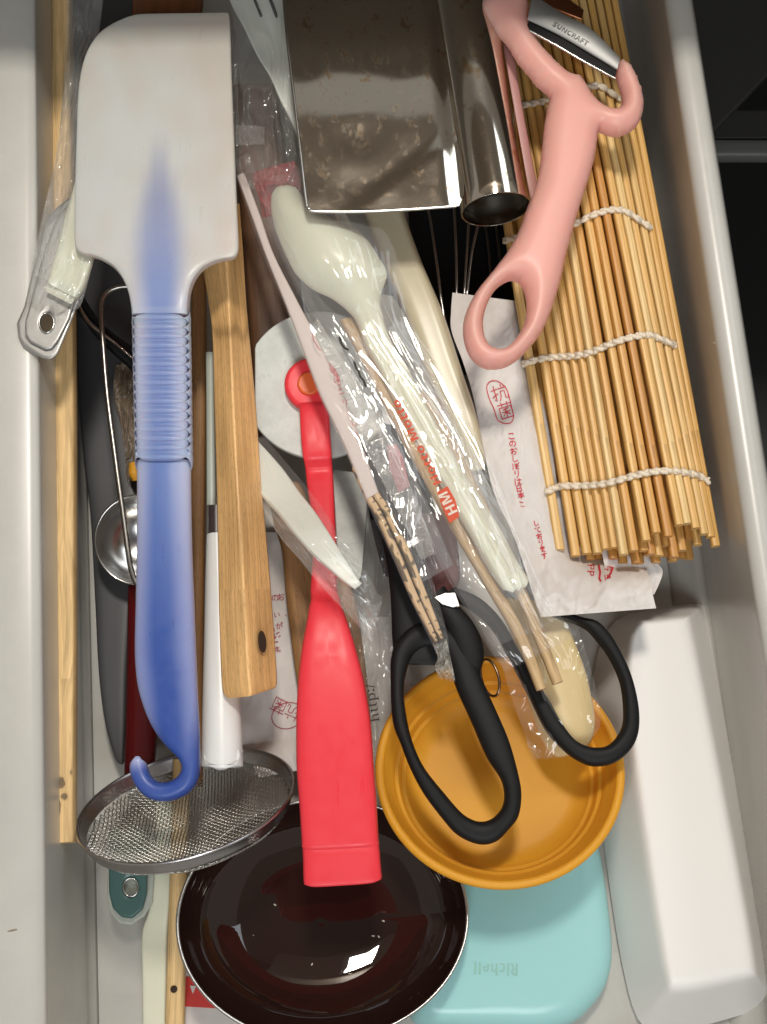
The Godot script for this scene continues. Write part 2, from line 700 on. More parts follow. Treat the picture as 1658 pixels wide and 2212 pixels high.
# handwritten glyph strokes in a unit box, x right and y down
var GL := {
	"抗": [[.02,.28,.38,.25],[.22,.03,.22,.9,.1,.82],[.02,.66,.38,.52],[.68,.02,.7,.14],[.45,.25,.97,.23],[.56,.42,.55,.7,.42,.95],[.56,.42,.82,.42,.82,.85,.97,.9,.98,.75]],
	"菌": [[.05,.14,.95,.14],[.32,.02,.32,.25],[.68,.02,.68,.25],[.12,.32,.12,.98],[.12,.32,.88,.32,.88,.98],[.12,.95,.88,.95],[.68,.4,.35,.47],[.25,.6,.75,.6],[.5,.45,.5,.9],[.5,.62,.28,.8],[.5,.62,.72,.8]],
	"こ": [[.2,.2,.8,.2,.7,.32],[.18,.7,.35,.86,.85,.85]],
	"の": [[.52,.2,.42,.75,.2,.75,.12,.5,.3,.22,.6,.18,.88,.4,.85,.7,.62,.88]],
	"お": [[.1,.3,.6,.28],[.33,.1,.35,.85,.15,.8,.2,.62,.6,.5,.82,.65,.75,.88,.5,.9],[.75,.18,.9,.32]],
	"し": [[.3,.1,.28,.75,.45,.92,.85,.72]],
	"ぼ": [[.15,.15,.12,.9],[.4,.25,.8,.25],[.4,.5,.85,.5],[.62,.25,.62,.8,.45,.85,.45,.7,.85,.85],[.88,.05,.92,.15]],
	"り": [[.28,.12,.25,.5,.35,.45],[.68,.1,.7,.6,.45,.95]],
	"は": [[.15,.12,.12,.9],[.4,.32,.9,.32],[.65,.12,.65,.8,.45,.85,.45,.68,.9,.88]],
	"日": [[.2,.1,.2,.95],[.2,.1,.8,.1,.8,.95],[.2,.5,.8,.5],[.2,.92,.8,.92]],
	"本": [[.1,.3,.9,.3],[.5,.05,.5,.95],[.5,.3,.1,.75],[.5,.3,.9,.75],[.35,.72,.65,.72]],
	"て": [[.1,.25,.9,.18,.5,.45,.5,.75,.85,.9]],
	"ま": [[.2,.2,.8,.2],[.2,.4,.8,.4],[.5,.08,.5,.78,.25,.85,.25,.7,.8,.9]],
	"す": [[.1,.25,.9,.25],[.55,.08,.55,.55,.38,.6,.38,.42,.56,.45,.55,.75,.35,.95]],
	"タ": [[.4,.08,.15,.5],[.35,.22,.8,.22,.35,.95],[.35,.5,.65,.65]],
	"ミ": [[.25,.15,.75,.25],[.25,.45,.7,.55],[.2,.75,.8,.9]],
	"が": [[.1,.35,.6,.32,.55,.85,.42,.8],[.35,.1,.2,.9],[.75,.3,.9,.6],[.78,.08,.84,.18],[.9,.05,.96,.15]],
	"い": [[.2,.2,.22,.75,.35,.65],[.75,.25,.82,.6]],
	"せ": [[.08,.42,.92,.36],[.68,.12,.68,.62,.55,.58],[.3,.18,.32,.82,.85,.85]],
	"ん": [[.5,.08,.15,.92,.4,.5,.55,.55,.6,.88,.9,.7]],
	"P": [[.2,.05,.2,.95],[.2,.08,.7,.1,.75,.35,.65,.5,.2,.5]],
	".": [[.45,.85,.55,.95]],
	"-": [[.2,.5,.8,.5]],
}

# lines of glyphs: text, where the first stands, its size, its right-hand direction (degrees), the step to the next
func write(text: String, x: float, y: float, size: float, deg: float, dx: float, dy: float, squash := 1.0) -> Array:
	var out := []
	var r := Vector2(cos(deg_to_rad(deg)), sin(deg_to_rad(deg)))
	var d := Vector2(-r.y, r.x)
	for i in text.length():
		for s in GL.get(text[i], []):
			var line := []
			for k in range(0, s.size(), 2):
				var p: Vector2 = Vector2(x + dx * i, y + dy * i) + r * (s[k] * size * squash) + d * (s[k + 1] * size)
				line.append([p.x, p.y])
			out.append(line)
	return out

# raised Latin lettering from (x0, y0) towards (x1, y1); cap height in picture units
func lettering(n, text, x0, y0, x1, y1, cap, h0, h1, m, parent, mono := false, mirror := false):
	var tm := TextMesh.new()
	tm.text = text
	var f := SystemFont.new()
	f.font_names = PackedStringArray(["Droid Serif"]) if mono else PackedStringArray(["Droid Sans"])
	f.font_weight = 700 if not mono else 400
	tm.font = f
	tm.font_size = 64
	tm.pixel_size = 0.01
	tm.depth = 0.02
	tm.curve_step = 1.0
	tm.horizontal_alignment = HORIZONTAL_ALIGNMENT_LEFT
	var a := P(x0, y0, h0)
	var b := P(x1, y1, h1)
	var wide: float = tm.get_aabb().size.x
	var r := (b - a).normalized()
	var nrm := Vector3.UP
	var u := nrm.cross(r).normalized()
	nrm = r.cross(u)
	var sx := a.distance_to(b) / maxf(wide, 0.001)
	var sy: float = cap / 65.0 * 0.01 / 0.46
	if mirror:
		u = -u
	var o := MeshInstance3D.new()
	o.name = n
	o.mesh = tm
	o.material_override = m
	o.transform = Transform3D(Basis(r * sx, u * sy, nrm * 0.005), a - org)
	parent.add_child(o, true)
	return o

# placed frame: origin at the seen point, y axis tilted from the upright by deg towards the direction (dx, dz)
func frame(x, y, h, deg, dx, dz) -> Transform3D:
	var ax := Vector3(dx, 0, dz).normalized()
	var yv := (Vector3.UP * cos(deg_to_rad(deg)) + ax * sin(deg_to_rad(deg))).normalized()
	var zv := yv.cross(Vector3.RIGHT).normalized() * -1.0
	var xv := yv.cross(zv)
	return Transform3D(Basis(xv, yv, zv), P(x, y, h))

# a puffed-up solid of the traced outline (and hole): round edges of radius R cm, flattened by k, its middle at height h
func inflate(outer: Array, hole: Array, h: float, R: float, k: float, cell := 0.08) -> ArrayMesh:
	var loops := []
	for q in [outer, hole]:
		if q.size() == 0:
			continue
		var l := PackedVector2Array()
		for p in smooth_rows(q, 3, true):
			var v := P(p[0], p[1], h)
			l.append(Vector2(v.x, v.z))
		loops.append(l)
	var lo := Vector2(1e9, 1e9)
	var hi := Vector2(-1e9, -1e9)
	for v in loops[0]:
		lo = lo.min(v)
		hi = hi.max(v)
	var c := cell * 0.01
	lo -= Vector2(c, c) * 3.0
	var nx := int((hi.x - lo.x) / c) + 5
	var nyy := int((hi.y - lo.y) / c) + 5
	var D := PackedFloat32Array()
	var G := PackedVector2Array()
	D.resize(nx * nyy)
	G.resize(nx * nyy)
	for j in nyy:
		for i in nx:
			var p := lo + Vector2(i, j) * c
			var best := 1e9
			var near := Vector2.ZERO
			var inside := false
			for l in loops:
				var n: int = l.size()
				for s in n:
					var a: Vector2 = l[s]
					var e: Vector2 = l[(s + 1) % n]
					if (a.y > p.y) != (e.y > p.y) and p.x < (e.x - a.x) * (p.y - a.y) / (e.y - a.y) + a.x:
						inside = not inside
					var ab := e - a
					var t := clampf((p - a).dot(ab) / maxf(ab.length_squared(), 1e-12), 0.0, 1.0)
					var q := a + ab * t
					var dd := p.distance_squared_to(q)
					if dd < best:
						best = dd
						near = q
			var q := j * nx + i
			D[q] = sqrt(best) * (1.0 if inside else -1.0)
			G[q] = near
	var T := PackedFloat32Array()
	T.resize(D.size())
	var rr := R * 0.01
	for q in D.size():
		var d := minf(D[q], rr)
		T[q] = 0.0 if d <= 0.0 else k * rr * sqrt(maxf(0.0, 1.0 - pow(1.0 - d / rr, 2.0)))
	for pass_ in 4:
		var S := T.duplicate()
		for j in range(1, nyy - 1):
			for i in range(1, nx - 1):
				var q := j * nx + i
				if D[q] > c * 0.7:
					S[q] = (T[q] * 4.0 + (T[q - 1] + T[q + 1] + T[q - nx] + T[q + nx]) * 2.0 + T[q - nx - 1] + T[q - nx + 1] + T[q + nx - 1] + T[q + nx + 1]) / 16.0
		T = S
	var V := PackedVector3Array()
	var UV := PackedVector2Array()
	var I := PackedInt32Array()
	var top := PackedInt32Array()
	var bot := PackedInt32Array()
	top.resize(D.size())
	bot.resize(D.size())
	top.fill(-1)
	bot.fill(-1)
	for q in D.size():
		if D[q] < -c * 1.5:
			continue
		var p := lo + Vector2(q % nx, q / nx) * c
		if D[q] < c * 0.5:
			p = G[q]
			top[q] = V.size()
			bot[q] = V.size()
			V.append(Vector3(p.x, h * 0.01, p.y))
			UV.append(p)
		else:
			top[q] = V.size()
			V.append(Vector3(p.x, h * 0.01 + T[q], p.y))
			UV.append(p)
			bot[q] = V.size()
			V.append(Vector3(p.x, h * 0.01 - T[q] * 0.8, p.y))
			UV.append(p)
	for j in nyy - 1:
		for i in nx - 1:
			var q := j * nx + i
			var r := [q, q + 1, q + nx, q + nx + 1]
			if maxf(maxf(D[r[0]], D[r[1]]), maxf(D[r[2]], D[r[3]])) < c * 0.5 or top[r[0]] < 0 or top[r[1]] < 0 or top[r[2]] < 0 or top[r[3]] < 0:
				continue
			I.append_array([top[r[0]], top[r[1]], top[r[2]], top[r[1]], top[r[3]], top[r[2]]])
			I.append_array([bot[r[0]], bot[r[2]], bot[r[1]], bot[r[1]], bot[r[2]], bot[r[3]]])
	return commit(V, UV, I)

# ---------------------------------------------------------------- the scene
func _ready():
	# camera: the drawer runs away from us towards the vanishing point (-34, -9695) of the picture
	var back := Vector3((-34.0 - 829.0) / F, (1106.0 + 9695.0) / F, -1.0).normalized()
	var ax := (Vector3.RIGHT - back * back.x).normalized()
	var ay := ax.cross(back)
	cb = Basis(ax, ay, -back).transposed()
	eye = Vector3(0, 0.08, 0) - ray(829, 1106) * 0.43
	var cam := Camera3D.new()
	cam.name = "camera"
	cam.transform = Transform3D(cb, eye)
	cam.fov = rad_to_deg(2.0 * atan(1106.0 / F))
	cam.near = 0.01
	cam.far = 20.0
	cam.current = true
	add_child(cam)
	var env := Environment.new()
	env.background_mode = Environment.BG_COLOR
	env.background_color = lin(0.31, 0.285, 0.255)
	env.tonemap_mode = Environment.TONE_MAPPER_LINEAR
	env.tonemap_exposure = 1.0
	env.sdfgi_enabled = true
	env.ssao_enabled = true
	env.ssil_enabled = true
	var we := WorldEnvironment.new()
	we.name = "environment"
	we.environment = env
	add_child(we)
	area("kitchen_lamp", Vector3(0.04, 1.0, -0.34), Vector3(0.0, 0.05, 0.0), Vector2(0.11, 0.12), 0.54, lin(1.0, 0.93, 0.83))
	area("ceiling_lamp", Vector3(-0.02, 1.35, 1.0), Vector3(0.0, 0.0, 0.0), Vector2(0.7, 0.5), 0.98, lin(0.93, 0.97, 1.0))
	area("added_streak_panel", Vector3(0.74, 1.02, -0.64), Vector3(0.0, 0.05, 0.0), Vector2(0.36, 1.0), 0.2, lin(0.86, 0.94, 1.0))  # added unseen panel, only to lay a bright streak on the steel tube
	make_textures()
	palette()
	setting()
	bottom_layer()
	middle_layer()
	top_layer()

func area(n, at, to, size, energy, c):
	var a := AreaLight3D.new()
	a.name = n + "_light"
	a.area_size = size
	a.area_normalize_energy = true
	a.light_energy = energy
	a.light_color = c
	a.area_range = 6.0
	a.area_attenuation = 2.0
	a.shadow_enabled = true
	a.transform = Transform3D(Basis.looking_at(to - at, Vector3(0, 0, -1)), at)
	add_child(a)
	org = at
	var fit := Node3D.new()
	fit.name = n
	fit.transform = a.transform
	add_child(fit)
	meta(fit, {"kitchen_lamp": "rectangular kitchen lamp fitting over the drawer", "ceiling_lamp": "square lamp fitting hanging from the ceiling above the drawer", "added_streak_panel": "added unseen cool white panel at the back right, made for the streak on the steel tube"}[n], "lamp")
	var body := BoxMesh.new()
	body.size = Vector3(size.x + 0.03, size.y + 0.03, 0.03)
	var o = part("housing", body, M("lamp_white", lin(0.7, 0.7, 0.7), 0.5), fit)
	o.position = Vector3(0, 0, 0.03)
	var gl := BoxMesh.new()
	gl.size = Vector3(size.x, size.y, 0.006)
	var g := StandardMaterial3D.new()
	g.resource_name = "lamp_glow"
	g.albedo_color = Color(0.9, 0.9, 0.9)
	g.emission_enabled = true
	g.emission = c
	g.emission_energy_multiplier = 1.0
	var o2 = part("lamp_diffuser", gl, g, fit)
	o2.position = Vector3(0, 0, 0.009)

func palette():
	M("drawer_white", lin(0.56, 0.55, 0.52), 0.32, 0.0, {"tex": tex.blotch, "tri": 4.0, "coat": 0.25, "coatr": 0.25})
	M("wood_light", lin(0.92, 0.66, 0.34), 0.6, 0.0, {"tex": tex.wood, "uv": Vector3(28, 7, 1)})
	M("wood_pale", lin(0.72, 0.52, 0.30), 0.65, 0.0, {"tex": tex.wood, "uv": Vector3(40, 9, 1)})
	M("wood_dark", lin(0.14, 0.065, 0.03), 0.5, 0.0, {"tex": tex.wood, "uv": Vector3(24, 6, 1)})
	M("bamboo", lin(0.92, 0.58, 0.26), 0.5, 0.0, {"tex": tex.bamboo, "uv": Vector3(26, 7, 1), "coat": 0.15, "coatr": 0.4})
	M("bamboo_dark", lin(0.40, 0.22, 0.09), 0.55, 0.0, {"tex": tex.bamboo, "uv": Vector3(30, 6, 1)})
	M("wood_mottle", lin(0.70, 0.52, 0.30), 0.55, 0.0, {"tex": tex.mottle, "uv": Vector3(40, 22, 1)})
	for i in 5:
		var c = [lin(0.90, 0.56, 0.19), lin(0.82, 0.45, 0.125), lin(0.92, 0.62, 0.25), lin(0.70, 0.34, 0.08), lin(0.92, 0.67, 0.31)][i]
		M("slat_%s" % ["a", "b", "c", "d", "e"][i], c, 0.45, 0.0, {"tex": tex.wood, "uv": Vector3(60, 5, 1), "coat": 0.2, "coatr": 0.35})
	M("string", lin(0.80, 0.70, 0.56), 0.9, 0.0, {"rim": 0.4})
	M("red", lin(0.82, 0.042, 0.06), 1.0, 0.0, {"sss": 0.08, "spec": 0.45, "rtex": tex.scratch, "uv": Vector3(10, 10, 1)})
	M("orange_cap", lin(0.75, 0.13, 0.035), 0.4)
	M("disc_white", lin(0.66, 0.68, 0.66), 0.45, 0.0, {"tex": tex.marble, "uv": Vector3(11, 11, 1)})
	M("black", lin(0.0075, 0.0075, 0.008), 0.55, 0.0, {"spec": 0.35})
	M("black_deep", lin(0.006, 0.006, 0.006), 0.6)
	M("steel", lin(0.62, 0.61, 0.59), 0.22, 1.0)
	M("steel_matte", lin(0.46, 0.455, 0.44), 1.0, 0.75, {"rtex": tex.scratch, "uv": Vector3(14, 14, 1)})
	M("steel_plate", Color(1, 1, 1), 1.0, 1.0, {"tex": tex.steel_a, "rtex": tex.steel_r, "uv": Vector3(15, 13, 1)})
	M("steel_plate_sheet", Color(1, 1, 1), 1.0, 1.0, {"tex": tex.steel_a, "rtex": tex.steel_r, "uv": Vector3(1.7, 2.6, 1)})
	M("steel_tube", Color(1, 1, 1), 1.0, 1.0, {"tex": tex.steel_a, "rtex": tex.steel_r, "uv": Vector3(12, 9, 1)})
	M("wire", lin(0.55, 0.54, 0.52), 0.25, 1.0)
	M("wire_dark", lin(0.20, 0.19, 0.18), 0.3, 1.0)
	M("silicone", Color(1, 1, 1), 1.0, 0.0, {"vc": 1, "sss": 0.3, "rtex": tex.scratch, "uv": Vector3(14, 14, 1)})
	M("pink", lin(0.80, 0.40, 0.345), 0.42, 0.0, {"sss": 0.5})
	M("pink_clear", lin(0.55, 0.27, 0.25), 0.4, 0.0, {"a": 0.8})
	M("yellow_bowl", lin(0.74, 0.335, 0.026), 0.48, 0.0, {"sss": 0.15, "spec": 0.4})
	M("lacquer", lin(0.022, 0.010, 0.008), 0.1, 0.0, {"rtex": tex.lacquer, "uv": Vector3(3, 3, 1), "spec": 0.6})
	M("aluminium", lin(0.66, 0.66, 0.65), 0.3, 1.0)
	M("mint", lin(0.35, 0.64, 0.64), 0.24, 0.0, {"sss": 0.1, "spec": 0.4})
	M("milk", lin(0.95, 0.93, 0.90), 0.4, 0.0, {"back": Color(0.5, 0.495, 0.485)})
	M("white_plastic", lin(0.80, 0.78, 0.76), 0.3, 0.0, {"sss": 0.1})
	M("ivory", lin(0.74, 0.71, 0.56), 0.33, 0.0, {"sss": 0.2})
	M("cream", lin(0.55, 0.49, 0.34), 0.3, 0.0, {"sss": 0.15})
	M("cream_yellow", lin(0.70, 0.52, 0.24), 0.36, 0.0, {"sss": 0.2})
	M("white_clean", lin(0.78, 0.76, 0.68), 0.3, 0.0, {"sss": 0.15})
	M("teal", lin(0.055, 0.125, 0.115), 0.35)
	M("clear_pale", lin(0.62, 0.66, 0.58), 0.3, 0.0, {"a": 0.55})
	M("frost", lin(0.50, 0.55, 0.48), 0.35, 0.0, {"a": 0.8})
	M("paper", lin(0.78, 0.74, 0.72), 0.85, 0.0, {"tex": tex.blotch, "tri": 7.0, "back": Color(0.25, 0.24, 0.23)})
	M("paper_pink", lin(0.66, 0.56, 0.52), 0.7)
	M("towel", lin(0.78, 0.72, 0.70), 0.95)
	M("ink_red", lin(0.60, 0.03, 0.05), 0.7)
	M("ink_orange", lin(0.62, 0.07, 0.02), 0.6)
	M("ink_black", lin(0.03, 0.022, 0.02), 0.7)
	M("ink_rose", lin(0.42, 0.06, 0.08), 0.7)
	M("red_dark", lin(0.075, 0.004, 0.005), 0.2)
	M("red_film", lin(0.45, 0.02, 0.03), 0.15, 0.0, {"a": 0.6})
	M("rose_film", lin(0.50, 0.10, 0.12), 0.4, 0.0, {"a": 0.72})
	M("mauve", lin(0.20, 0.085, 0.085), 0.4)
	M("film", lin(0.95, 0.95, 0.95), 0.055, 0.0, {"a": 0.05})
	M("film_hazy", lin(0.8, 0.8, 0.78), 0.07, 0.0, {"a": 0.10})
	M("film_seal", lin(0.70, 0.69, 0.66), 0.16, 0.0, {"a": 0.26})
	M("film_smoke", lin(0.25, 0.25, 0.26), 0.1, 0.0, {"a": 0.45})
	M("cabinet_dark", lin(0.010, 0.010, 0.010), 0.5)
	M("cabinet_grey", lin(0.035, 0.034, 0.032), 0.5)
	M("rail_grey", lin(0.12, 0.12, 0.115), 0.4)
	M("counter", lin(0.25, 0.24, 0.22), 0.4)
	M("hole_dark", lin(0.03, 0.014, 0.006), 0.8)
	M("knot", lin(0.16, 0.10, 0.05), 0.7)
	M("steel_warm_glint", lin(0.50, 0.22, 0.12), 0.2, 1.0)  # a warm reflection on steel, put into the base colour

# a profile [x, y] (metres) run along z
func run(profile: Array, z0: float, z1: float) -> ArrayMesh:
	var V := PackedVector3Array()
	var UV := PackedVector2Array()
	var I := PackedInt32Array()
	var n := profile.size()
	for z in [z0, z1]:
		for p in profile:
			V.append(Vector3(p[0], p[1], z))
			UV.append(Vector2(p[0] + p[1], z))
	for i in n:
		var j := (i + 1) % n
		I.append_array([i, j, n + i, n + i, j, n + j])
	var flat := PackedVector2Array()
	for p in profile:
		flat.append(Vector2(p[0], p[1]))
	var tri := Geometry2D.triangulate_polygon(flat)
	for e in 2:
		var s := V.size()
		for p in profile:
			V.append(Vector3(p[0], p[1], z0 if e == 0 else z1))
			UV.append(Vector2(p[0], p[1]))
		for i in range(0, tri.size(), 3):
			if e == 1:
				I.append_array([s + tri[i], s + tri[i + 2], s + tri[i + 1]])
			else:
				I.append_array([s + tri[i], s + tri[i + 1], s + tri[i + 2]])
	return commit(V, UV, I)

func box(a: Vector3, b: Vector3) -> BoxMesh:
	var m := BoxMesh.new()
	m.size = (b - a).abs()
	return m

func setting():
	var xl := P(85, 1105, 8.0).x
	var xr := P(1608, 1105, 8.0).x
	var fl := P(217, 2212, 0.0).x
	var fr := P(1440, 1205, 0.0).x
	var z0 := P(829, 0, 8.0).z - 0.05
	var z1 := P(829, 2212, 0.0).z + 0.035
	var d = thing("drawer", "open pale grey plastic kitchen drawer holding all the utensils", "drawer", 829, 2100, 0.0)
	org = d.position
	var m = mats.drawer_white
	part("drawer_floor", run([[fl - 0.004, -0.004], [fr + 0.004, -0.004], [fr + 0.004, 0.0], [fl - 0.004, 0.0]], z0, z1), m, d)
	# left side: rounded rim, gently sloping inner wall with a fillet at the floor
	var left := [[xl - 0.035, 0.072], [xl - 0.030, 0.0775], [xl - 0.022, 0.0795], [xl - 0.012, 0.0800], [xl - 0.004, 0.0795], [xl - 0.0008, 0.0783], [xl, 0.0765]]
	left += [[lerpf(xl, fl, 0.5), 0.04], [fl - 0.003, 0.007], [fl - 0.001, 0.002], [fl, -0.001], [fl - 0.02, -0.004], [xl - 0.035, -0.004]]
	part("side_wall", run(left, z0, z1), m, d)
	var w := 0.0112
	var right := [[xr, 0.0760], [xr + 0.0006, 0.0780], [xr + 0.0022, 0.0796], [xr + 0.005, 0.0803], [xr + 0.008, 0.0796], [xr + w - 0.0015, 0.0780], [xr + w, 0.0755], [xr + w, -0.004]]
	right += [[fr + 0.002, -0.004], [fr, 0.0005], [fr + 0.004, 0.0025], [fr + 0.009, 0.006], [fr + 0.0115, 0.011], [lerpf(fr + 0.0115, xr, 0.5), 0.043]]
	part("side_wall", run(right, z0, z1), m, d)
	for q in [[27, 2010, 12, 2.0, -12], [1543, 740, 3, 2.5, 30], [1640, 1420, 3, 2, 0]]:
		var pts := []
		for k in 10:
			var v := Vector2(cos(TAU * k / 10.0) * q[2], sin(TAU * k / 10.0) * q[3]).rotated(deg_to_rad(q[4]))
			pts.append([q[0] + v.x, q[1] + v.y])
		part("scuff", slab(pts, 8.005, 0.012, 0.003), M("scuff", lin(0.33, 0.25, 0.18), 0.8, 0.0, {"a": 0.45}), d)
	part("back_wall", run([[xl, 0.0], [xr, 0.0], [xr, 0.078], [xl, 0.078]], z0 - 0.004, z0 + 0.002), m, d)
	part("front_wall", run([[fl, 0.0], [fr + 0.004, 0.0], [xr, 0.035], [xl, 0.035]], z1 - 0.002, z1 + 0.004), m, d)
	# cabinet and worktop round the drawer
	org = Vector3.ZERO
	var far := minf(P(0, -40, 10.0).z, P(1658, -40, 10.0).z)
	structure("kitchen_wall", run([[-1.6, -0.2], [1.6, -0.2], [1.6, 2.4], [-1.6, 2.4]], far - 0.98, far - 0.94), M("wall_paint", lin(0.16, 0.15, 0.13), 0.5))
	structure("ceiling", run([[-1.6, 2.4], [1.6, 2.4], [1.6, 2.44], [-1.6, 2.44]], far - 0.98, 1.6), M("ceiling_paint", lin(0.6, 0.59, 0.57), 0.8))
	structure("wall_cabinet", run([[-0.9, 0.80], [0.38, 0.80], [0.38, 1.5], [-0.9, 1.5]], far - 0.93, far - 0.24), M("cabinet_front", lin(0.40, 0.34, 0.28), 0.4))
	var top = structure("countertop", run([[-0.8, 0.130], [0.8, 0.130], [0.8, 0.160], [-0.8, 0.160]], -0.6, 0.0), mats.counter)
	top.transform = Transform3D(Basis(Vector3.UP, deg_to_rad(-3.4)), Vector3(0, 0, -0.1885))
	structure("cabinet_floor", run([[-0.6, -0.20], [0.6, -0.20], [0.6, -0.19], [-0.6, -0.19]], z0 - 0.3, z1 + 0.4), mats.cabinet_dark)
	structure("cabinet_side", run([[0.42, -0.19], [0.44, -0.19], [0.44, 0.07], [0.42, 0.07]], z0 - 0.3, z1 + 0.1), mats.cabinet_dark)
	org = P(1620, 320, -4.0)
	single("cabinet_rail", "horizontal grey metal rail in the dark cabinet right of the drawer", "rail", 1620, 320, -4.0, func(): return band([[1470, 296, 1470, 338, -4.0, 0.8], [1600, 298, 1600, 336, -4.0, 0.8], [1800, 298, 1800, 338, -4.0, 0.8]], {"e": 4.0}), mats.rail_grey)
	single("cabinet_ledge", "thin bright edged shelf ledge above the grey rail in the cabinet", "shelf", 1620, 240, -5.0, func(): return band([[1500, 234, 1500, 300, -4.6, 0.3], [1620, 235, 1620, 300, -4.6, 0.3], [1800, 236, 1800, 300, -4.6, 0.3]], {"e": 8.0}), mats.cabinet_grey)
	single("cabinet_bracket", "dark grey slanted metal bracket beside the far end of the drawer rim", "bracket", 1600, 100, -2.0, func(): return slab([[1440, 40], [1540, -60], [1760, -80], [1780, 40], [1670, 150], [1560, 265], [1520, 300], [1470, 280]], -2.0, 0.5, 0.1), mats.cabinet_grey)

# ---------------------------------------------------------------- low in the drawer
func bottom_layer():
	var o
	# cream flat spatula handle and bamboo stick at the front left
	single("flat_spatula", "flat cream plastic spatula handle standing below the strainer, beside the holed bamboo stick", "spatula", 335, 2050, 1.0, func(): return band([[336, 1700, 375, 1700, 1.6, 0.4], [334, 1860, 372, 1860, 1.5, 0.4], [322, 1960, 367, 1960, 1.4, 0.4], [305, 2020, 362, 2020, 1.3, 0.4], [306, 2120, 360, 2120, 1.2, 0.4], [308, 2300, 356, 2300, 1.0, 0.4]], {"e": 6.0}), mats.ivory)
	o = thing("bamboo_stick", "thin bamboo stick with a small drilled hole at the front left", "stick", 380, 2050, 1.0)
	var rod = part("stick", band([[372, 1640, 410, 1640, 2.2, 0.6], [366, 1860, 404, 1860, 2.0, 0.6], [360, 2050, 400, 2050, 1.7, 0.6], [353, 2300, 395, 2300, 1.4, 0.6]], {"e": 3.0}), mats.wood_light, o)
	part("hole", lathe([[0.0, 0.03], [0.10, 0.03], [0.12, 0.0], [0.12, -0.1], [0.0, -0.1]], frame(376, 2137, 1.64, 0, 1, 0), 20), mats.hole_dark, rod)
	o = thing("teal_tag", "teal green handle end with a round hole on clear plastic, left of the front", "handle", 283, 1940, 1.5)
	var t_out := [[234, 1790], [320, 1790], [318, 1880], [317, 1930], [308, 1965], [285, 1985], [262, 1982], [243, 1962], [235, 1930], [234, 1850]]
	part("tag", tag_plate(t_out, [283, 1917], 17, 20, 2.0, 0.25), mats.teal, o)
	part("clear_plate", slab([[232, 1790], [334, 1790], [333, 1900], [330, 1950], [312, 1980], [283, 1998], [258, 1995], [238, 1972], [232, 1940]], 1.6, 0.15, 0.06), mats.clear_pale, o)
	part("ring", tube(range(20).map(func(i): return [283 + cos(TAU * i / 20.0) * 16.5, 1917 + sin(TAU * i / 20.0) * 19.5, 2.02, 0.03]), {"closed": true, "sub": 2}), mats.steel, o)
	# printed sachet under the brown bowl
	o = thing("printed_sachet", "white paper sachet with a red band, half under the brown bowl", "sachet", 450, 2140, 0.6)
	part("sachet", slab([[396, 1960], [560, 1980], [640, 2300], [392, 2300]], 0.7, 0.25, 0.1), mats.paper, o)
	part("red_band", slab([[399, 2110], [540, 2110], [560, 2184], [396, 2174]], 0.735, 0.03, 0.01), M("sachet_red", lin(0.62, 0.03, 0.02), 0.5), o)
	part("arrow", slab([[411, 2129], [424, 2130], [417, 2147]], 0.765, 0.03, 0.005), mats.paper, o)
	# mint box
	o = thing("mint_box", "glossy mint green rounded plastic box lid under the mustard bowl", "box", 1100, 2050, 0.0)
	var box_out := chaikin([[975, 1690], [1270, 1690], [1316, 1880], [1342, 2120], [1232, 2245], [1000, 2238], [862, 2222], [950, 2000]], 3, 0.22)
	part("lid", slab(box_out, 1.8, 2.2, 1.1, {"nb": 9, "radial": true, "dome": 0.12}), mats.mint, o)
	lettering("embossed_name", "Richell", 1122, 2094, 1028, 2090, 26.0, 1.86, 1.86, M("mint_raised", lin(0.30, 0.55, 0.49), 0.2), o)
	# translucent white container
	o = thing("white_container", "long milky white plastic container upside down in the right front corner", "container", 1450, 1750, 0.0)
	part("body", frustum([[1328, 1348], [1484, 1328], [1491, 1336], [1640, 2096], [1622, 2110], [1462, 2144], [1440, 2126]], 3.2, [[1246, 1346], [1522, 1298], [1532, 1310], [1684, 2150], [1662, 2176], [1440, 2238], [1352, 2196]], 0.3), mats.milk, o)
	# brown lacquered bowl
	o = thing("lacquer_bowl", "dark brown lacquered metal bowl with a silver rim at the front", "bowl", 700, 1985, 0.0)
	var bx := frame(701, 1979, 3.6, 11.0, 0.7, -1.0)
	bx.basis.z *= 0.80
	part("inside", lathe([[4.86, -0.02], [4.80, -0.28], [4.66, -0.62], [4.44, -0.97], [4.14, -1.27], [3.76, -1.52], [3.3, -1.72], [2.75, -1.86], [2.1, -1.95], [1.2, -2.0], [0.0, -2.01]], bx, 96, false), mats.lacquer, o)
	part("outside", lathe([[4.86, -0.02], [4.90, 0.03], [4.95, 0.03], [4.99, -0.02], [4.98, -0.1], [4.9, -0.5], [4.68, -1.05], [4.32, -1.55], [3.85, -1.92], [3.3, -2.12], [0.0, -2.12], [0.0, -2.06], [3.3, -2.03], [3.8, -1.84], [4.25, -1.47], [4.58, -1.0], [4.78, -0.47]], bx, 96), mats.aluminium, o)
	for q in [[2.2, 0.1, 0.5], [2.0, 0.75, 1.1], [1.8, 0.7, 0.3], [-1.6, -0.9, 0.8], [-0.4, 1.7, 2.0], [-2.4, 0.3, 1.4], [0.9, 2.2, 0.2]]:
		var u := Vector2(cos(q[2]), sin(q[2])) * 0.05
		part("crumb", tube3([bx * (Vector3(q[0] - u.x, -1.93, q[1] - u.y) * 0.01), bx * (Vector3(q[0] + u.x, -1.93, q[1] + u.y) * 0.01)], [0.00022, 0.0003], {"k": 6}), M("crumb", lin(0.6, 0.55, 0.45), 0.8), o)
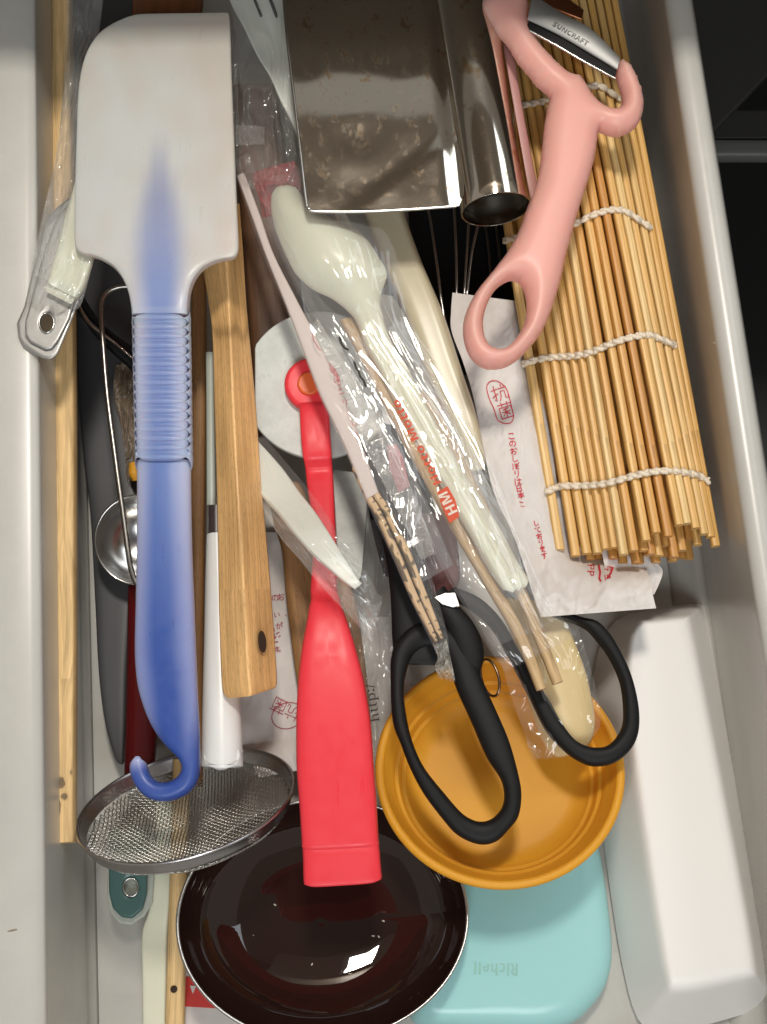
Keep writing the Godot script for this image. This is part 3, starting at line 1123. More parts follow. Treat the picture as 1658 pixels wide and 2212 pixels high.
	# long wooden things and packets under the middle
	single("wooden_paddle", "flat wooden rice paddle lying under the red pizza cutter", "paddle", 690, 1400, 1.5, func(): return band([[570, 1040, 650, 1040, 3.2, 0.6], [592, 1130, 700, 1130, 3.2, 0.6], [608, 1190, 735, 1190, 3.2, 0.6], [617, 1290, 768, 1290, 3.1, 0.6], [630, 1400, 785, 1400, 3.0, 0.6], [645, 1500, 797, 1500, 2.9, 0.5], [664, 1600, 800, 1600, 2.8, 0.5], [690, 1680, 770, 1680, 2.7, 0.4]], {"e": 5.0}), mats.bamboo_dark)
	o = thing("printed_packet", "white paper hand towel packet with red print between bamboo spatula and pizza cutter", "packet", 610, 1450, 0.5)
	var pk := func(x, y): return 2.0 + 0.25 * wrinkle(x, y, 0.012, 71.0) * 0.5
	part("wrapper", sheet([[545, 1150, 640, 1150, 2], [548, 1300, 672, 1300, 2], [520, 1450, 690, 1450, 2], [515, 1580, 700, 1560, 2], [560, 1680, 720, 1650, 2]], 30, 14, {"hf": pk, "amp": 0.0}), mats.paper, o)
	var pr := func(x, y): return pk.call(x, y) + 0.03
	var ink := []
	ink += write("のお", 585, 1284, 17, -8, 13, -2)
	ink += write("い.", 590, 1322, 16, -8, 18, -6)
	ink += write("がさ", 595, 1345, 16, -4, 15, -2)
	ink += write("ませんが", 592, 1352, 14, 70, 3.5, 14)
	ink += write("い.", 606, 1362, 14, 70, 3.5, 14)
	ink += write("抗菌", 642, 1562, 34, 205, -31, -14)
	var oval := []
	for i in 33:
		var a := TAU * i / 32.0
		oval.append([622 + cos(a) * 34 + sin(a) * 6, 1546 + sin(a) * 27 - cos(a) * 9])
	ink.append(oval)
	part("print", strokes(ink, 1.7, pr), mats.ink_rose, o)
	# metal measuring ladle with dark red handle on the floor
	o = thing("small_ladle", "small steel ladle with a dark red handle under the blue spatula", "ladle", 300, 1168, 0.5)
	var lx := frame(301, 1166, 2.9, 12.0, -0.3, 1.0)
	part("bowl", lathe([[0.0, -1.25], [0.7, -1.15], [1.2, -0.85], [1.5, -0.4], [1.6, 0.0], [1.66, 0.03], [1.70, -0.02], [1.6, -0.45], [1.28, -0.93], [0.75, -1.23], [0.0, -1.33]], lx, 64), mats.steel, o)
	part("handle", band([[276, 1262, 336, 1262, 2.4, 0.4], [273, 1300, 338, 1300, 2.5, 0.6], [271, 1420, 338, 1420, 2.3, 0.7], [268, 1560, 338, 1560, 2.0, 0.7], [265, 1680, 330, 1680, 1.8, 0.6]], {"e": 2.6}), mats.red_dark, o)
	single("floor_shade_strip", "long dark strip put in for the shade low along the left, tapering near the strainer", "shade_strip", 240, 1200, 1.0, func(): return band([[160, 560, 300, 560, 1.2, 0.5], [164, 800, 300, 800, 1.2, 0.5], [180, 1000, 298, 1000, 1.2, 0.5], [193, 1105, 294, 1105, 1.2, 0.5], [204, 1300, 284, 1300, 1.2, 0.5], [212, 1450, 274, 1450, 1.2, 0.5], [226, 1560, 270, 1560, 1.2, 0.45], [248, 1636, 266, 1640, 1.15, 0.4], [258, 1650, 265, 1652, 1.1, 0.25]], {"e": 5.0, "m": 12}), M("charcoal", lin(0.055, 0.055, 0.058), 0.45))  # dark strip added in place of the shade on the floor here
	single("yellow_clip", "tiny yellow clip peeping out left of the blue spatula", "clip", 287, 1022, 1.4, func(): return band([[276, 1000, 300, 995, 2.0, 0.5], [276, 1022, 302, 1018, 2.1, 0.6], [284, 1040, 306, 1036, 2.0, 0.5]], {"e": 2.2}), mats.yellow_bowl)
	single("brown_wrapper", "crumpled translucent brown wrapper below the wire loop", "wrapper", 275, 880, 0.8, func(): return sheet([[250, 790, 300, 770, 1.2], [246, 850, 310, 830, 1.5], [262, 920, 312, 900, 1.4], [272, 1000, 312, 980, 1.3], [270, 1060, 310, 1050, 1.0]], 20, 10, {"amp": 0.3, "freq": 0.05, "seed": 4.0}), M("brown_film", lin(0.28, 0.2, 0.13), 0.25, 0.0, {"a": 0.6}))
	# dark tongs crossing below the wire
	o = thing("black_tongs", "black tongs arm with a bright metal edge, crossing under the wire handle", "tongs", 225, 735, 3.0)
	part("arm", band([[140, 630, 165, 610, 4.2, 0.5], [163, 662, 182, 640, 4.0, 0.5], [205, 722, 224, 700, 3.8, 0.5], [272, 785, 292, 752, 3.6, 0.5], [340, 850, 358, 812, 3.5, 0.5]], {"e": 5.0}), mats.black, o)
	part("edge", tube([[160, 630, 4.3, 0.05], [171, 660, 4.25, 0.06], [190, 693, 4.2, 0.08], [214, 715, 4.1, 0.07], [250, 742, 3.95, 0.05], [300, 785, 3.8, 0.05]], {}), mats.steel, o)
	# bamboo stick right of the blue spatula, low
	single("bamboo_chopstick", "long dark bamboo stick in the gap right of the blue spatula", "stick", 425, 900, 2.0, func(): return band([[402, 520, 438, 520, 3.2, 0.6], [412, 640, 444, 640, 3.1, 0.6], [408, 900, 444, 900, 2.8, 0.6], [404, 1100, 442, 1100, 2.6, 0.6], [398, 1400, 438, 1400, 2.3, 0.6], [396, 1700, 436, 1700, 2.0, 0.6]], {"e": 3.5}), mats.bamboo_dark)
	single("dark_wooden_spoon", "dark brown wooden spoon handle in the shadow right of the bamboo spatula", "spoon", 580, 560, 2.0, func(): return band([[500, 180, 600, 180, 3.4, 0.9], [508, 330, 618, 330, 3.3, 0.9], [518, 480, 640, 480, 3.1, 0.9], [530, 620, 650, 620, 2.9, 0.8], [540, 760, 664, 760, 2.7, 0.8], [550, 940, 660, 940, 2.4, 0.6]], {"e": 3.5}), mats.wood_dark)
	# grater plate, left of the scissors
	single("grater_plate", "worn grey metal plate standing behind the red pizza cutter neck", "plate", 755, 1120, 2.0, func(): return slab([[716, 1012], [764, 1018], [796, 1024], [794, 1110], [783, 1245], [770, 1262], [728, 1190], [722, 1100]], 3.9, 0.2, 0.05, {"chaikin": 1, "q": 0.1}), M("zinc", lin(0.42, 0.42, 0.41), 0.55, 0.55, {"tex": tex.marble, "uv": Vector3(16, 16, 1)}))
	# whisk wires at the back
	o = thing("wire_whisk", "thin steel whisk wires in the dark gap beside the pink peeler", "whisk", 970, 560, 2.0)
	for q in [[[905, 380], [926, 453], [942, 552], [957, 669], [975, 760]], [[975, 380], [982, 455], [986, 552], [987, 630], [985, 740]], [[1050, 400], [1032, 490], [1019, 552], [1008, 650], [1000, 740]], [[1015, 430], [1012, 500], [1007, 580], [1003, 650], [1002, 720]]]:
		var pts := []
		for i in q.size():
			pts.append([q[i][0], q[i][1], 3.3 + 0.25 * sin(i * 0.9), 0.055])
		part("wire", tube(pts, {"k": 8}), mats.wire, o)
	for x in [1040, 1062, 1085]:
		part("wire", tube([[x, 430, 2.0, 0.06], [x + 14, 520, 1.9, 0.06], [x + 22, 620, 1.8, 0.06]], {"k": 8}), mats.wire_dark, o)
	single("whisk_gap_dark", "broad black band put in for the dark background under the whisk wires", "handle", 960, 560, 0.5, func(): return band([[880, 380, 1120, 380, 1.2, 0.8], [890, 520, 1130, 520, 1.2, 0.8], [930, 680, 1120, 680, 1.2, 0.8], [960, 800, 1080, 800, 1.1, 0.6]], {"e": 3.0}), mats.black)  # black band standing in for the dark gap behind the wires
	single("black_peeler", "black plastic handle lying in the dark gap between zip bag and scissors", "handle", 830, 1080, 1.5, func(): return band([[770, 900, 900, 930, 3.0, 0.8], [790, 1000, 930, 1050, 3.0, 0.8], [800, 1120, 960, 1160, 3.0, 0.8], [830, 1240, 970, 1250, 2.9, 0.8]], {"e": 3.0}), mats.black)
	# crumpled bag in the middle
	o = thing("clear_bag", "crumpled clear plastic bag with small black print beside the scissors", "bag", 820, 1400, 1.5)
	part("film", sheet([[722, 1130, 838, 1120, 3.4], [726, 1250, 850, 1240, 3.6], [740, 1360, 862, 1340, 3.4], [750, 1480, 880, 1430, 3.2], [764, 1600, 900, 1500, 3.0], [790, 1660, 870, 1620, 2.8]], 40, 18, {"amp": 0.35, "freq": 0.02, "seed": 9.0}), mats.film_hazy, o)
	part("inner_film", sheet([[740, 1340, 860, 1330, 2.6], [752, 1450, 880, 1420, 2.5], [766, 1560, 890, 1520, 2.4], [780, 1650, 860, 1640, 2.4]], 24, 14, {"amp": 0.2, "freq": 0.02, "seed": 12.0}), mats.film_seal, o)
	lettering("print", "http:/", 812, 1560, 798, 1478, 20.0, 3.75, 3.75, mats.ink_black, o, true)

# prism whose top and bottom outlines have as many corners, rounded
func frustum(top: Array, h1: float, bottom: Array, h0: float) -> ArrayMesh:
	var a := chaikin(top, 3, 0.22)
	var b := chaikin(bottom, 3, 0.22)
	var n := a.size()
	var V := PackedVector3Array()
	var UV := PackedVector2Array()
	var I := PackedInt32Array()
	var c := Vector3.ZERO
	for p in a:
		c += P(p[0], p[1], h1)
	c /= n
	for s in [[-0.30, 0.0], [-0.16, 0.008], [-0.06, 0.03], [0.03, 0.075], [0.11, 0.14], [0.2, 0.23], [1.0, 1.0]]:       # a soft shoulder below the top
		for i in n:
			var p := P(a[i][0], a[i][1], h1)
			var q := P(b[i][0], b[i][1], h0)
			var v: Vector3 = p + (q - p) * float(s[0])
			v.y = lerpf(p.y, q.y, s[1])
			V.append(v)
			UV.append(Vector2(v.x, v.z))
	for r in 6:
		for i in n:
			var j := (i + 1) % n
			I.append_array([r * n + i, (r + 1) * n + i, r * n + j, r * n + j, (r + 1) * n + i, (r + 1) * n + j])
	var s := V.size()
	V.append(c)
	UV.append(Vector2(c.x, c.z))
	for i in n:
		I.append_array([s, i, (i + 1) % n])
	return commit(V, UV, I)

# ---------------------------------------------------------------- the middle of the heap
func middle_layer():
	var o
	# long stick along the left wall
	o = thing("wooden_stick", "long square pale wooden stick along the left wall, dark stains at its near end", "stick", 135, 1000, 4.0)
	var rod = part("stick", band([[108, -80, 150, -80, 5.2, 0.75], [110, 120, 152, 120, 5.2, 0.75], [111, 500, 156, 500, 5.3, 0.75], [114, 900, 160, 900, 5.4, 0.75], [113, 1300, 160, 1300, 5.5, 0.75], [110, 1600, 159, 1600, 5.6, 0.75], [108, 1822, 158, 1818, 5.7, 0.75]], {"e": 5.0}), mats.wood_light, o)
	for q in [[154, 1668, 3, 4], [118, 1765, 6, 22], [132, 1690, 9, 12], [118, 1655, 5, 12], [122, 1795, 6, 12], [140, 1720, 7, 7], [116, 1630, 4, 14], [128, 1745, 4, 18]]:
		part("stain", slab(range(14).map(func(i): return [q[0] + cos(TAU * i / 14.0) * q[2] * (1.0 + 0.3 * nz(i * 1.7, q[1])), q[1] + sin(TAU * i / 14.0) * q[3]]), 5.725, 0.02, 0.004), M("stain", lin(0.20, 0.15, 0.10), 0.8, 0.0, {"a": 0.42}), rod)
	# wire handle
	single("bent_wire", "bent steel wire handle hooked beside the blue spatula", "wire", 240, 850, 3.0, func(): return tube([[330, 636, 4.4, 0.09], [300, 624, 4.5, 0.09], [275, 619, 4.6, 0.1], [252, 622, 4.6, 0.1], [232, 632, 4.6, 0.1], [221, 650, 4.6, 0.1], [219, 680, 4.6, 0.1], [223, 740, 4.5, 0.1], [232, 850, 4.4, 0.1], [246, 960, 4.3, 0.1], [258, 1050, 4.2, 0.1], [268, 1120, 4.1, 0.1], [277, 1190, 4.0, 0.1], [284, 1230, 3.9, 0.1], [297, 1262, 3.8, 0.1], [330, 1300, 3.7, 0.1]], {"k": 12}), M("wire_satin", lin(0.34, 0.33, 0.31), 0.3, 1.0))
	# strainer
	o = thing("mesh_strainer", "round steel wire mesh strainer with a broad rim, tilted at the front left", "strainer", 400, 1740, 1.0)
	var sx := frame(402, 1731, 4.9, 59.0, -0.12, -1.0)
	part("rim", lathe([[3.46, -0.46], [3.52, -0.34], [3.59, -0.08], [3.63, 0.0], [3.69, 0.035], [3.74, 0.0], [3.73, -0.06], [3.66, -0.12], [3.58, -0.36], [3.52, -0.5], [3.48, -0.5]], sx, 96), M("rim_steel", lin(0.50, 0.49, 0.50), 0.27, 1.0), o)
	part("mesh", weave(sx, 3.49, -0.46, 0.85, 60), M("mesh_steel", lin(0.58, 0.56, 0.52), 0.3, 1.0), o, "stuff")
	# utensil with white handle
	o = thing("white_handled_tool", "round white plastic handle with a dark collar lying over the strainer", "handle", 475, 1450, 4.0)
	part("shaft", band([[444, 760, 463, 760, 4.4, 0.3], [445, 860, 463, 860, 4.5, 0.3], [446, 1090, 466, 1090, 4.7, 0.3]], {"e": 3.0}), mats.frost, o)
	part("collar", band([[449, 1090, 482, 1090, 5.2, 0.6], [448, 1125, 484, 1125, 5.22, 0.62], [448, 1158, 485, 1158, 5.25, 0.64]], {"e": 2.2}), M("collar", lin(0.045, 0.03, 0.032), 0.35), o)
	part("handle", band([[444, 1150, 488, 1150, 5.3, 0.8], [440, 1260, 500, 1260, 5.5, 1.0], [436, 1400, 509, 1400, 5.7, 1.15], [432, 1540, 517, 1540, 5.9, 1.25], [430, 1640, 521, 1640, 6.0, 1.3], [430, 1652, 521, 1654, 6.0, 1.28], [434, 1659, 518, 1662, 5.95, 1.15], [448, 1663, 505, 1665, 5.8, 0.85]], {"e": 2.0, "m": 14}), mats.white_plastic, o)
	# bamboo spatula: a thick bar of two visible faces
	o = thing("bamboo_spatula", "thick bamboo spatula handle with a hanging hole, standing under the white blade", "spatula", 520, 1100, 4.0)
	var grip = part("handle", bar([[424, 440, 478, 440, 520, 440], [430, 520, 484, 520, 526, 520], [437, 580, 491, 580, 530, 580], [450, 660, 495, 660, 535, 660], [458, 735, 499, 735, 542, 735], [462, 885, 505, 885, 556, 885], [466, 1020, 512, 1020, 565, 1020], [469, 1150, 520, 1150, 577, 1150], [471, 1300, 528, 1300, 590, 1300], [475, 1430, 536, 1430, 599, 1425], [478, 1482, 540, 1480, 601, 1465], [482, 1500, 541, 1496, 600, 1480], [491, 1509, 540, 1504, 596, 1486]], 6.9, 5.6), mats.bamboo, o)
	part("hole", slab(range(20).map(func(i): return [567 + cos(TAU * i / 20.0) * 9.0 + sin(TAU * i / 20.0) * 2.0, 1386 + sin(TAU * i / 20.0) * 24.0]), func(x, y): return 6.95 - (x - 534.0) * 0.0143 * 1.42 * 0.72, 0.03, 0.01), mats.hole_dark, grip)
	# brown wooden handle behind the blade
	single("brown_wooden_handle", "reddish brown wooden handle behind the far edge of the white blade", "handle", 340, 10, 4.0, func(): return band([[278, -120, 440, -120, 5.5, 1.0], [281, -20, 436, -20, 5.5, 1.0], [283, 80, 430, 80, 5.4, 1.0], [300, 220, 420, 220, 5.3, 0.9]], {"e": 2.6}), M("wood_red", lin(0.24, 0.09, 0.035), 0.4, 0.0, {"tex": tex.wood, "uv": Vector3(20, 6, 1)}))
	single("grey_tray", "dark grey plastic piece in the far left corner behind the film", "tray", 200, 60, 2.0, func(): return band([[150, -120, 300, -120, 3.4, 0.5], [155, 60, 300, 60, 3.4, 0.5], [165, 240, 300, 240, 3.4, 0.5]], {"e": 6.0}), mats.cabinet_grey)
	# pizza cutter
	o = thing("pizza_cutter", "pizza cutter with a white disc blade and a long glossy red handle", "pizza cutter", 700, 1500, 2.0)
	var disc := []
	for i in 96:
		var a := TAU * i / 96.0
		disc.append([clampf(690 + cos(a) * 164.0, 551.0, 826.0), 831 + sin(a) * 159.0])
	part("disc", slab(disc, 4.9, 0.25, 0.05, {"radial": true}), mats.disc_white, o)
	var hubp := range(40).map(func(i): return [675 + cos(TAU * i / 40.0) * 61.0, 827 + sin(TAU * i / 40.0) * 57.0])
	var hub = part("hub", slab(hubp, 5.35, 0.5, 0.16, {"nb": 5}), mats.red, o)
	part("hub_cap", slab(range(32).map(func(i): return [668 + cos(TAU * i / 32.0) * 26.0, 827 + sin(TAU * i / 32.0) * 25.0]), 5.47, 0.2, 0.08), mats.orange_cap, hub)
	part("handle", band([[646, 868, 710, 868, 5.3, 0.3], [647, 880, 711, 880, 5.62, 0.5], [649, 935, 714, 935, 5.75, 0.6], [654, 985, 717, 982, 5.7, 0.6], [657, 1003, 718, 1000, 5.5, 0.6], [660, 1018, 719, 1015, 5.35, 0.6], [663, 1045, 721, 1042, 5.5, 0.7], [672, 1110, 724, 1108, 5.8, 0.85], [676, 1170, 727, 1168, 6.0, 0.9], [673, 1230, 728, 1230, 6.15, 0.95], [670, 1268, 729, 1268, 6.2, 0.95], [671, 1286, 736, 1288, 6.3, 1.0], [667, 1305, 743, 1310, 6.55, 1.2], [660, 1345, 754, 1345, 6.75, 1.3], [650, 1400, 770, 1398, 6.85, 1.3], [642, 1472, 787, 1468, 6.9, 1.25], [638, 1560, 801, 1555, 6.9, 1.2], [639, 1658, 808, 1652, 6.85, 1.1], [645, 1740, 814, 1734, 6.75, 1.0], [650, 1815, 818, 1806, 6.65, 0.95], [651, 1832, 819, 1823, 6.62, 0.92], [652, 1840, 820, 1831, 6.55, 0.85], [653, 1850, 821, 1841, 6.55, 0.8], [654, 1890, 824, 1879, 6.5, 0.75], [655, 1908, 826, 1896, 6.48, 0.72], [657, 1915, 824, 1904, 6.46, 0.66], [662, 1918, 818, 1908, 6.42, 0.55]], {"e": 5.0, "m": 16, "sub": 4}), mats.red, o)
	# mustard bowl
	o = thing("mustard_bowl", "mustard yellow plastic bowl with stepped rings, under the scissors", "bowl", 1080, 1660, 0.5)
	var yx := frame(1080, 1657, 4.5, 15.0, 0.0, -1.0)
	yx.basis.z *= 0.965
	part("bowl", lathe([[3.97, -0.03], [4.00, 0.02], [4.10, 0.07], [4.20, 0.04], [4.27, -0.05], [4.26, -0.16], [4.12, -0.3], [3.9, -1.0], [3.5, -1.5], [2.8, -1.78], [0.0, -1.82], [0.0, -1.68], [2.5, -1.66], [2.9, -1.55], [3.16, -1.32], [3.22, -1.20], [3.24, -1.18], [3.34, -1.16], [3.37, -1.12], [3.46, -0.86], [3.49, -0.84], [3.58, -0.82], [3.61, -0.78], [3.74, -0.42], [3.86, -0.36]], yx, 110), mats.yellow_bowl, o)
	# scissors
	o = thing("scissors", "large kitchen scissors with black plastic loop handles, over the mustard bowl", "scissors", 1050, 1550, 4.0)
	var lo := [[850, 1400], [845, 1470], [849, 1555], [866, 1605], [886, 1658], [916, 1715], [959, 1771], [992, 1805], [1036, 1824], [1072, 1819], [1099, 1794], [1121, 1766], [1129, 1725], [1125, 1682], [1105, 1606], [1078, 1540], [1046, 1470], [1030, 1425], [1000, 1370], [940, 1345], [890, 1350]]
	var li := [[886, 1428], [874, 1488], [881, 1555], [896, 1612], [920, 1662], [962, 1715], [994, 1751], [1014, 1766], [1036, 1774], [1056, 1772], [1074, 1760], [1087, 1741], [1091, 1715], [1083, 1680], [1052, 1632], [1019, 1555], [988, 1486], [972, 1435], [956, 1408], [930, 1399], [905, 1406]]
	var rows := []
	for i in lo.size():
		rows.append([lo[i][0], lo[i][1], li[i][0], li[i][1], 6.35 + 0.1 * sin(i * 0.6), 0.75])
	part("handle", band(rows, {"closed": true, "e": 2.7, "m": 10, "sub": 4}), mats.black, o)
	part("shank", band([[782, 985, 800, 975, 4.9, 0.4], [800, 1080, 838, 1050, 5.2, 0.5], [820, 1150, 870, 1120, 5.5, 0.6], [838, 1240, 905, 1200, 5.8, 0.7], [845, 1320, 940, 1280, 6.0, 0.75], [848, 1380, 1000, 1345, 6.1, 0.75], [856, 1430, 1035, 1400, 6.15, 0.7], [876, 1436, 1042, 1438, 6.1, 0.6]], {"e": 3.2, "m": 12}), mats.black, o)
	var ro := [[1170, 1300], [1212, 1312], [1252, 1328], [1292, 1338], [1322, 1368], [1348, 1412], [1368, 1458], [1382, 1515], [1385, 1562], [1378, 1598], [1358, 1628], [1325, 1650], [1285, 1655], [1255, 1645], [1222, 1622], [1182, 1578], [1152, 1518], [1122, 1458], [1096, 1408], [1060, 1350], [1010, 1308], [960, 1285]]
	var ri := [[1166, 1318], [1206, 1332], [1246, 1344], [1278, 1365], [1305, 1395], [1328, 1432], [1345, 1475], [1351, 1522], [1350, 1562], [1338, 1588], [1315, 1610], [1285, 1613], [1258, 1605], [1238, 1590], [1215, 1558], [1190, 1512], [1168, 1478], [1148, 1445], [1120, 1395], [1085, 1335], [1040, 1290], [985, 1265]]
	rows = []
	for i in ro.size():
		rows.append([ro[i][0], ro[i][1], ri[i][0], ri[i][1], 5.95 - 0.012 * i - 0.5 * maxf(0.0, 1.0 - i / 3.0), 0.7])
	part("handle", band(rows, {"e": 2.7, "m": 10, "sub": 4}), mats.black, o)
	part("boss", band([[926, 1296, 960, 1262, 6.2, 0.6], [944, 1318, 992, 1302, 6.3, 0.7], [962, 1350, 1032, 1352, 6.35, 0.75], [985, 1410, 1048, 1410, 6.3, 0.7], [1000, 1450, 1040, 1450, 6.2, 0.6]], {"e": 2.6, "m": 10}), mats.black, o)
	part("blade", slab([[938, 1290], [962, 1280], [984, 1280], [994, 1310], [978, 1312], [956, 1306]], 6.42, 0.15, 0.03), mats.aluminium, o)
	part("spring_ring", tube(range(24).map(func(i): return [1059 + cos(TAU * i / 24.0) * 19.0 + sin(TAU * i / 24.0) * 8.0, 1464 + sin(TAU * i / 24.0) * 40.0, 5.2 + 0.2 * cos(TAU * i / 24.0), 0.05]), {"closed": true, "sub": 2, "k": 8}), M("ring_metal", lin(0.30, 0.2, 0.14), 0.3, 1.0), o)
	# cream handle beside the wrapped spoon
	single("cream_ladle", "long cream plastic ladle handle sloping down between wrapped spoon and peeler", "ladle", 920, 700, 4.0, func(): return band([[755, 340, 840, 330, 5.6, 0.9], [785, 440, 872, 440, 5.6, 0.9], [826, 552, 912, 552, 5.7, 0.9], [870, 655, 957, 660, 5.8, 0.9], [918, 790, 998, 785, 5.8, 0.85], [968, 900, 1032, 890, 5.8, 0.8], [1002, 985, 1050, 980, 5.7, 0.7], [1018, 1018, 1050, 1012, 5.6, 0.5]], {"e": 3.2, "m": 16, "groove": func(_s, u): return 0.09 * exp(-pow((u - 0.62) / 0.06, 2.0)) - 0.12 * smoothstep(0.62, 1.0, u)}), mats.cream)
	# pale yellow wrapped server
	o = thing("wrapped_server", "pale yellow plastic server in clear film, its rounded end in the mustard bowl", "server", 1220, 1520, 3.0)
	part("server", band([[1080, 1290, 1205, 1300, 5.2, 0.5, 0.1], [1100, 1350, 1230, 1350, 5.2, 0.5, 0.1], [1126, 1450, 1265, 1440, 5.1, 0.5, -0.1], [1152, 1540, 1284, 1520, 5.0, 0.5, -0.3], [1170, 1590, 1288, 1566, 4.95, 0.5, -0.4], [1186, 1620, 1280, 1602, 4.9, 0.45, -0.3], [1204, 1636, 1262, 1624, 4.85, 0.4, -0.1]], {"e": 3.0, "m": 14}), mats.cream_yellow, o)
	part("wrapper", sheet([[1060, 1370, 1240, 1330, 5.5, 0.15], [1085, 1440, 1270, 1420, 5.45, 0.2], [1110, 1520, 1290, 1500, 5.4, 0.3], [1135, 1590, 1296, 1570, 5.3, 0.3], [1150, 1640, 1240, 1632, 5.2, 0.2]], 40, 16, {"amp": 0.12, "freq": 0.02, "seed": 21.0, "hem": 1.0}), mats.film, o)
	# mauve scoop below the zip bag
	single("mauve_scoop", "dull mauve plastic scoop end seen under the film beside the scissors", "scoop", 950, 1230, 4.0, func(): return band([[880, 1110, 975, 1110, 5.2, 0.5, -0.1], [904, 1180, 990, 1170, 5.2, 0.6, -0.2], [912, 1250, 996, 1240, 5.1, 0.6, -0.2], [930, 1290, 985, 1282, 5.0, 0.5, -0.1]], {"e": 2.6}), mats.mauve)

# the strainer's woven wires on a bowl surface
func weave(xf: Transform3D, r: float, y0: float, depth: float, n: int) -> ArrayMesh:
	var V := PackedVector3Array()
	var UV := PackedVector2Array()
	var I := PackedInt32Array()
	var step := 2.0 * r / n
	for dir in 2:
		for i in range(1, n):
			var c := -r + step * i
			var half := sqrt(maxf(0.0, r * r - c * c))
			var cells := int(half / step)
			if cells < 1:
				continue
			var W := []
			var rad := []
			for k in range(-cells * 2, cells * 2 + 1):
				var s := k * step * 0.5
				if absf(s) > half:
					continue
				var q := (c * c + s * s) / (r * r)
				var y := y0 - depth * pow(maxf(0.0, 1.0 - q), 0.62) + 0.06 * nz(c * 0.5, s * 0.5, 3.0)
				var lift := 0.016 * cos(PI * (k * 0.5 + i)) * (1.0 if dir == 0 else -1.0)
				var x := c
				var z := s
				if dir == 1:
					x = s
					z = c
				W.append(xf * (Vector3(x, y + lift, z) * 0.01))
				rad.append(0.0002)
			add_tube(V, UV, I, W, rad, 4)
	return commit(V, UV, I)

# a bar seen edge on: rows [left x, y, ridge x, y, right x, y]; ridge height and height of both lower edges
func bar(rows: Array, hr: float, he: float) -> ArrayMesh:
	var R := smooth_rows(rows, 4)
	var V := PackedVector3Array()
	var UV := PackedVector2Array()
	var I := PackedInt32Array()
	var along := 0.0
	var n := R.size()
	var k := 0
	for i in n:
		var h := hr
		var l := P(R[i][0], R[i][1], he + 0.5)
		var t := P(R[i][2], R[i][3], h)
		var q := P(R[i][4], R[i][5], he)
		var b := l + (q - t)
		b.y = he * 0.01 - 0.008
		if i > 0:
			along += t.distance_to(P(R[i - 1][2], R[i - 1][3], h))
		var poly := [l, t, q, b]
		var ring := []
		for c in 4:
			var a: Vector3 = poly[posmod(c - 1, 4)]
			var m: Vector3 = poly[c]
			var e: Vector3 = poly[(c + 1) % 4]
			var la := 0.0011 / maxf(m.distance_to(a), 0.002)
			var lb := 0.0011 / maxf(m.distance_to(e), 0.002)
			var p1 := m.lerp(a, la)
			var p2 := m.lerp(e, lb)
			ring.append(p1)
			ring.append((p1 + p2) * 0.25 + m * 0.5)
			ring.append(p2)
		k = ring.size()
		var round := 0.0
		for c in k:
			if c > 0:
				round += ring[c].distance_to(ring[c - 1])
			V.append(ring[c])
			UV.append(Vector2(round, along))
	for i in n - 1:
		for j in k:
			var j2 := (j + 1) % k
			I.append_array([i * k + j, (i + 1) * k + j, i * k + j2, i * k + j2, (i + 1) * k + j, (i + 1) * k + j2])
	for end in 2:
		var i := 0 if end == 0 else n - 1
		var s := V.size()
		for j in k:
			V.append(V[i * k + j])
			UV.append(UV[i * k + j])
		for j in range(1, k - 1):
			if end == 0:
				I.append_array([s, s + j, s + j + 1])
			else:
				I.append_array([s, s + j + 1, s + j])
	return commit(V, UV, I)

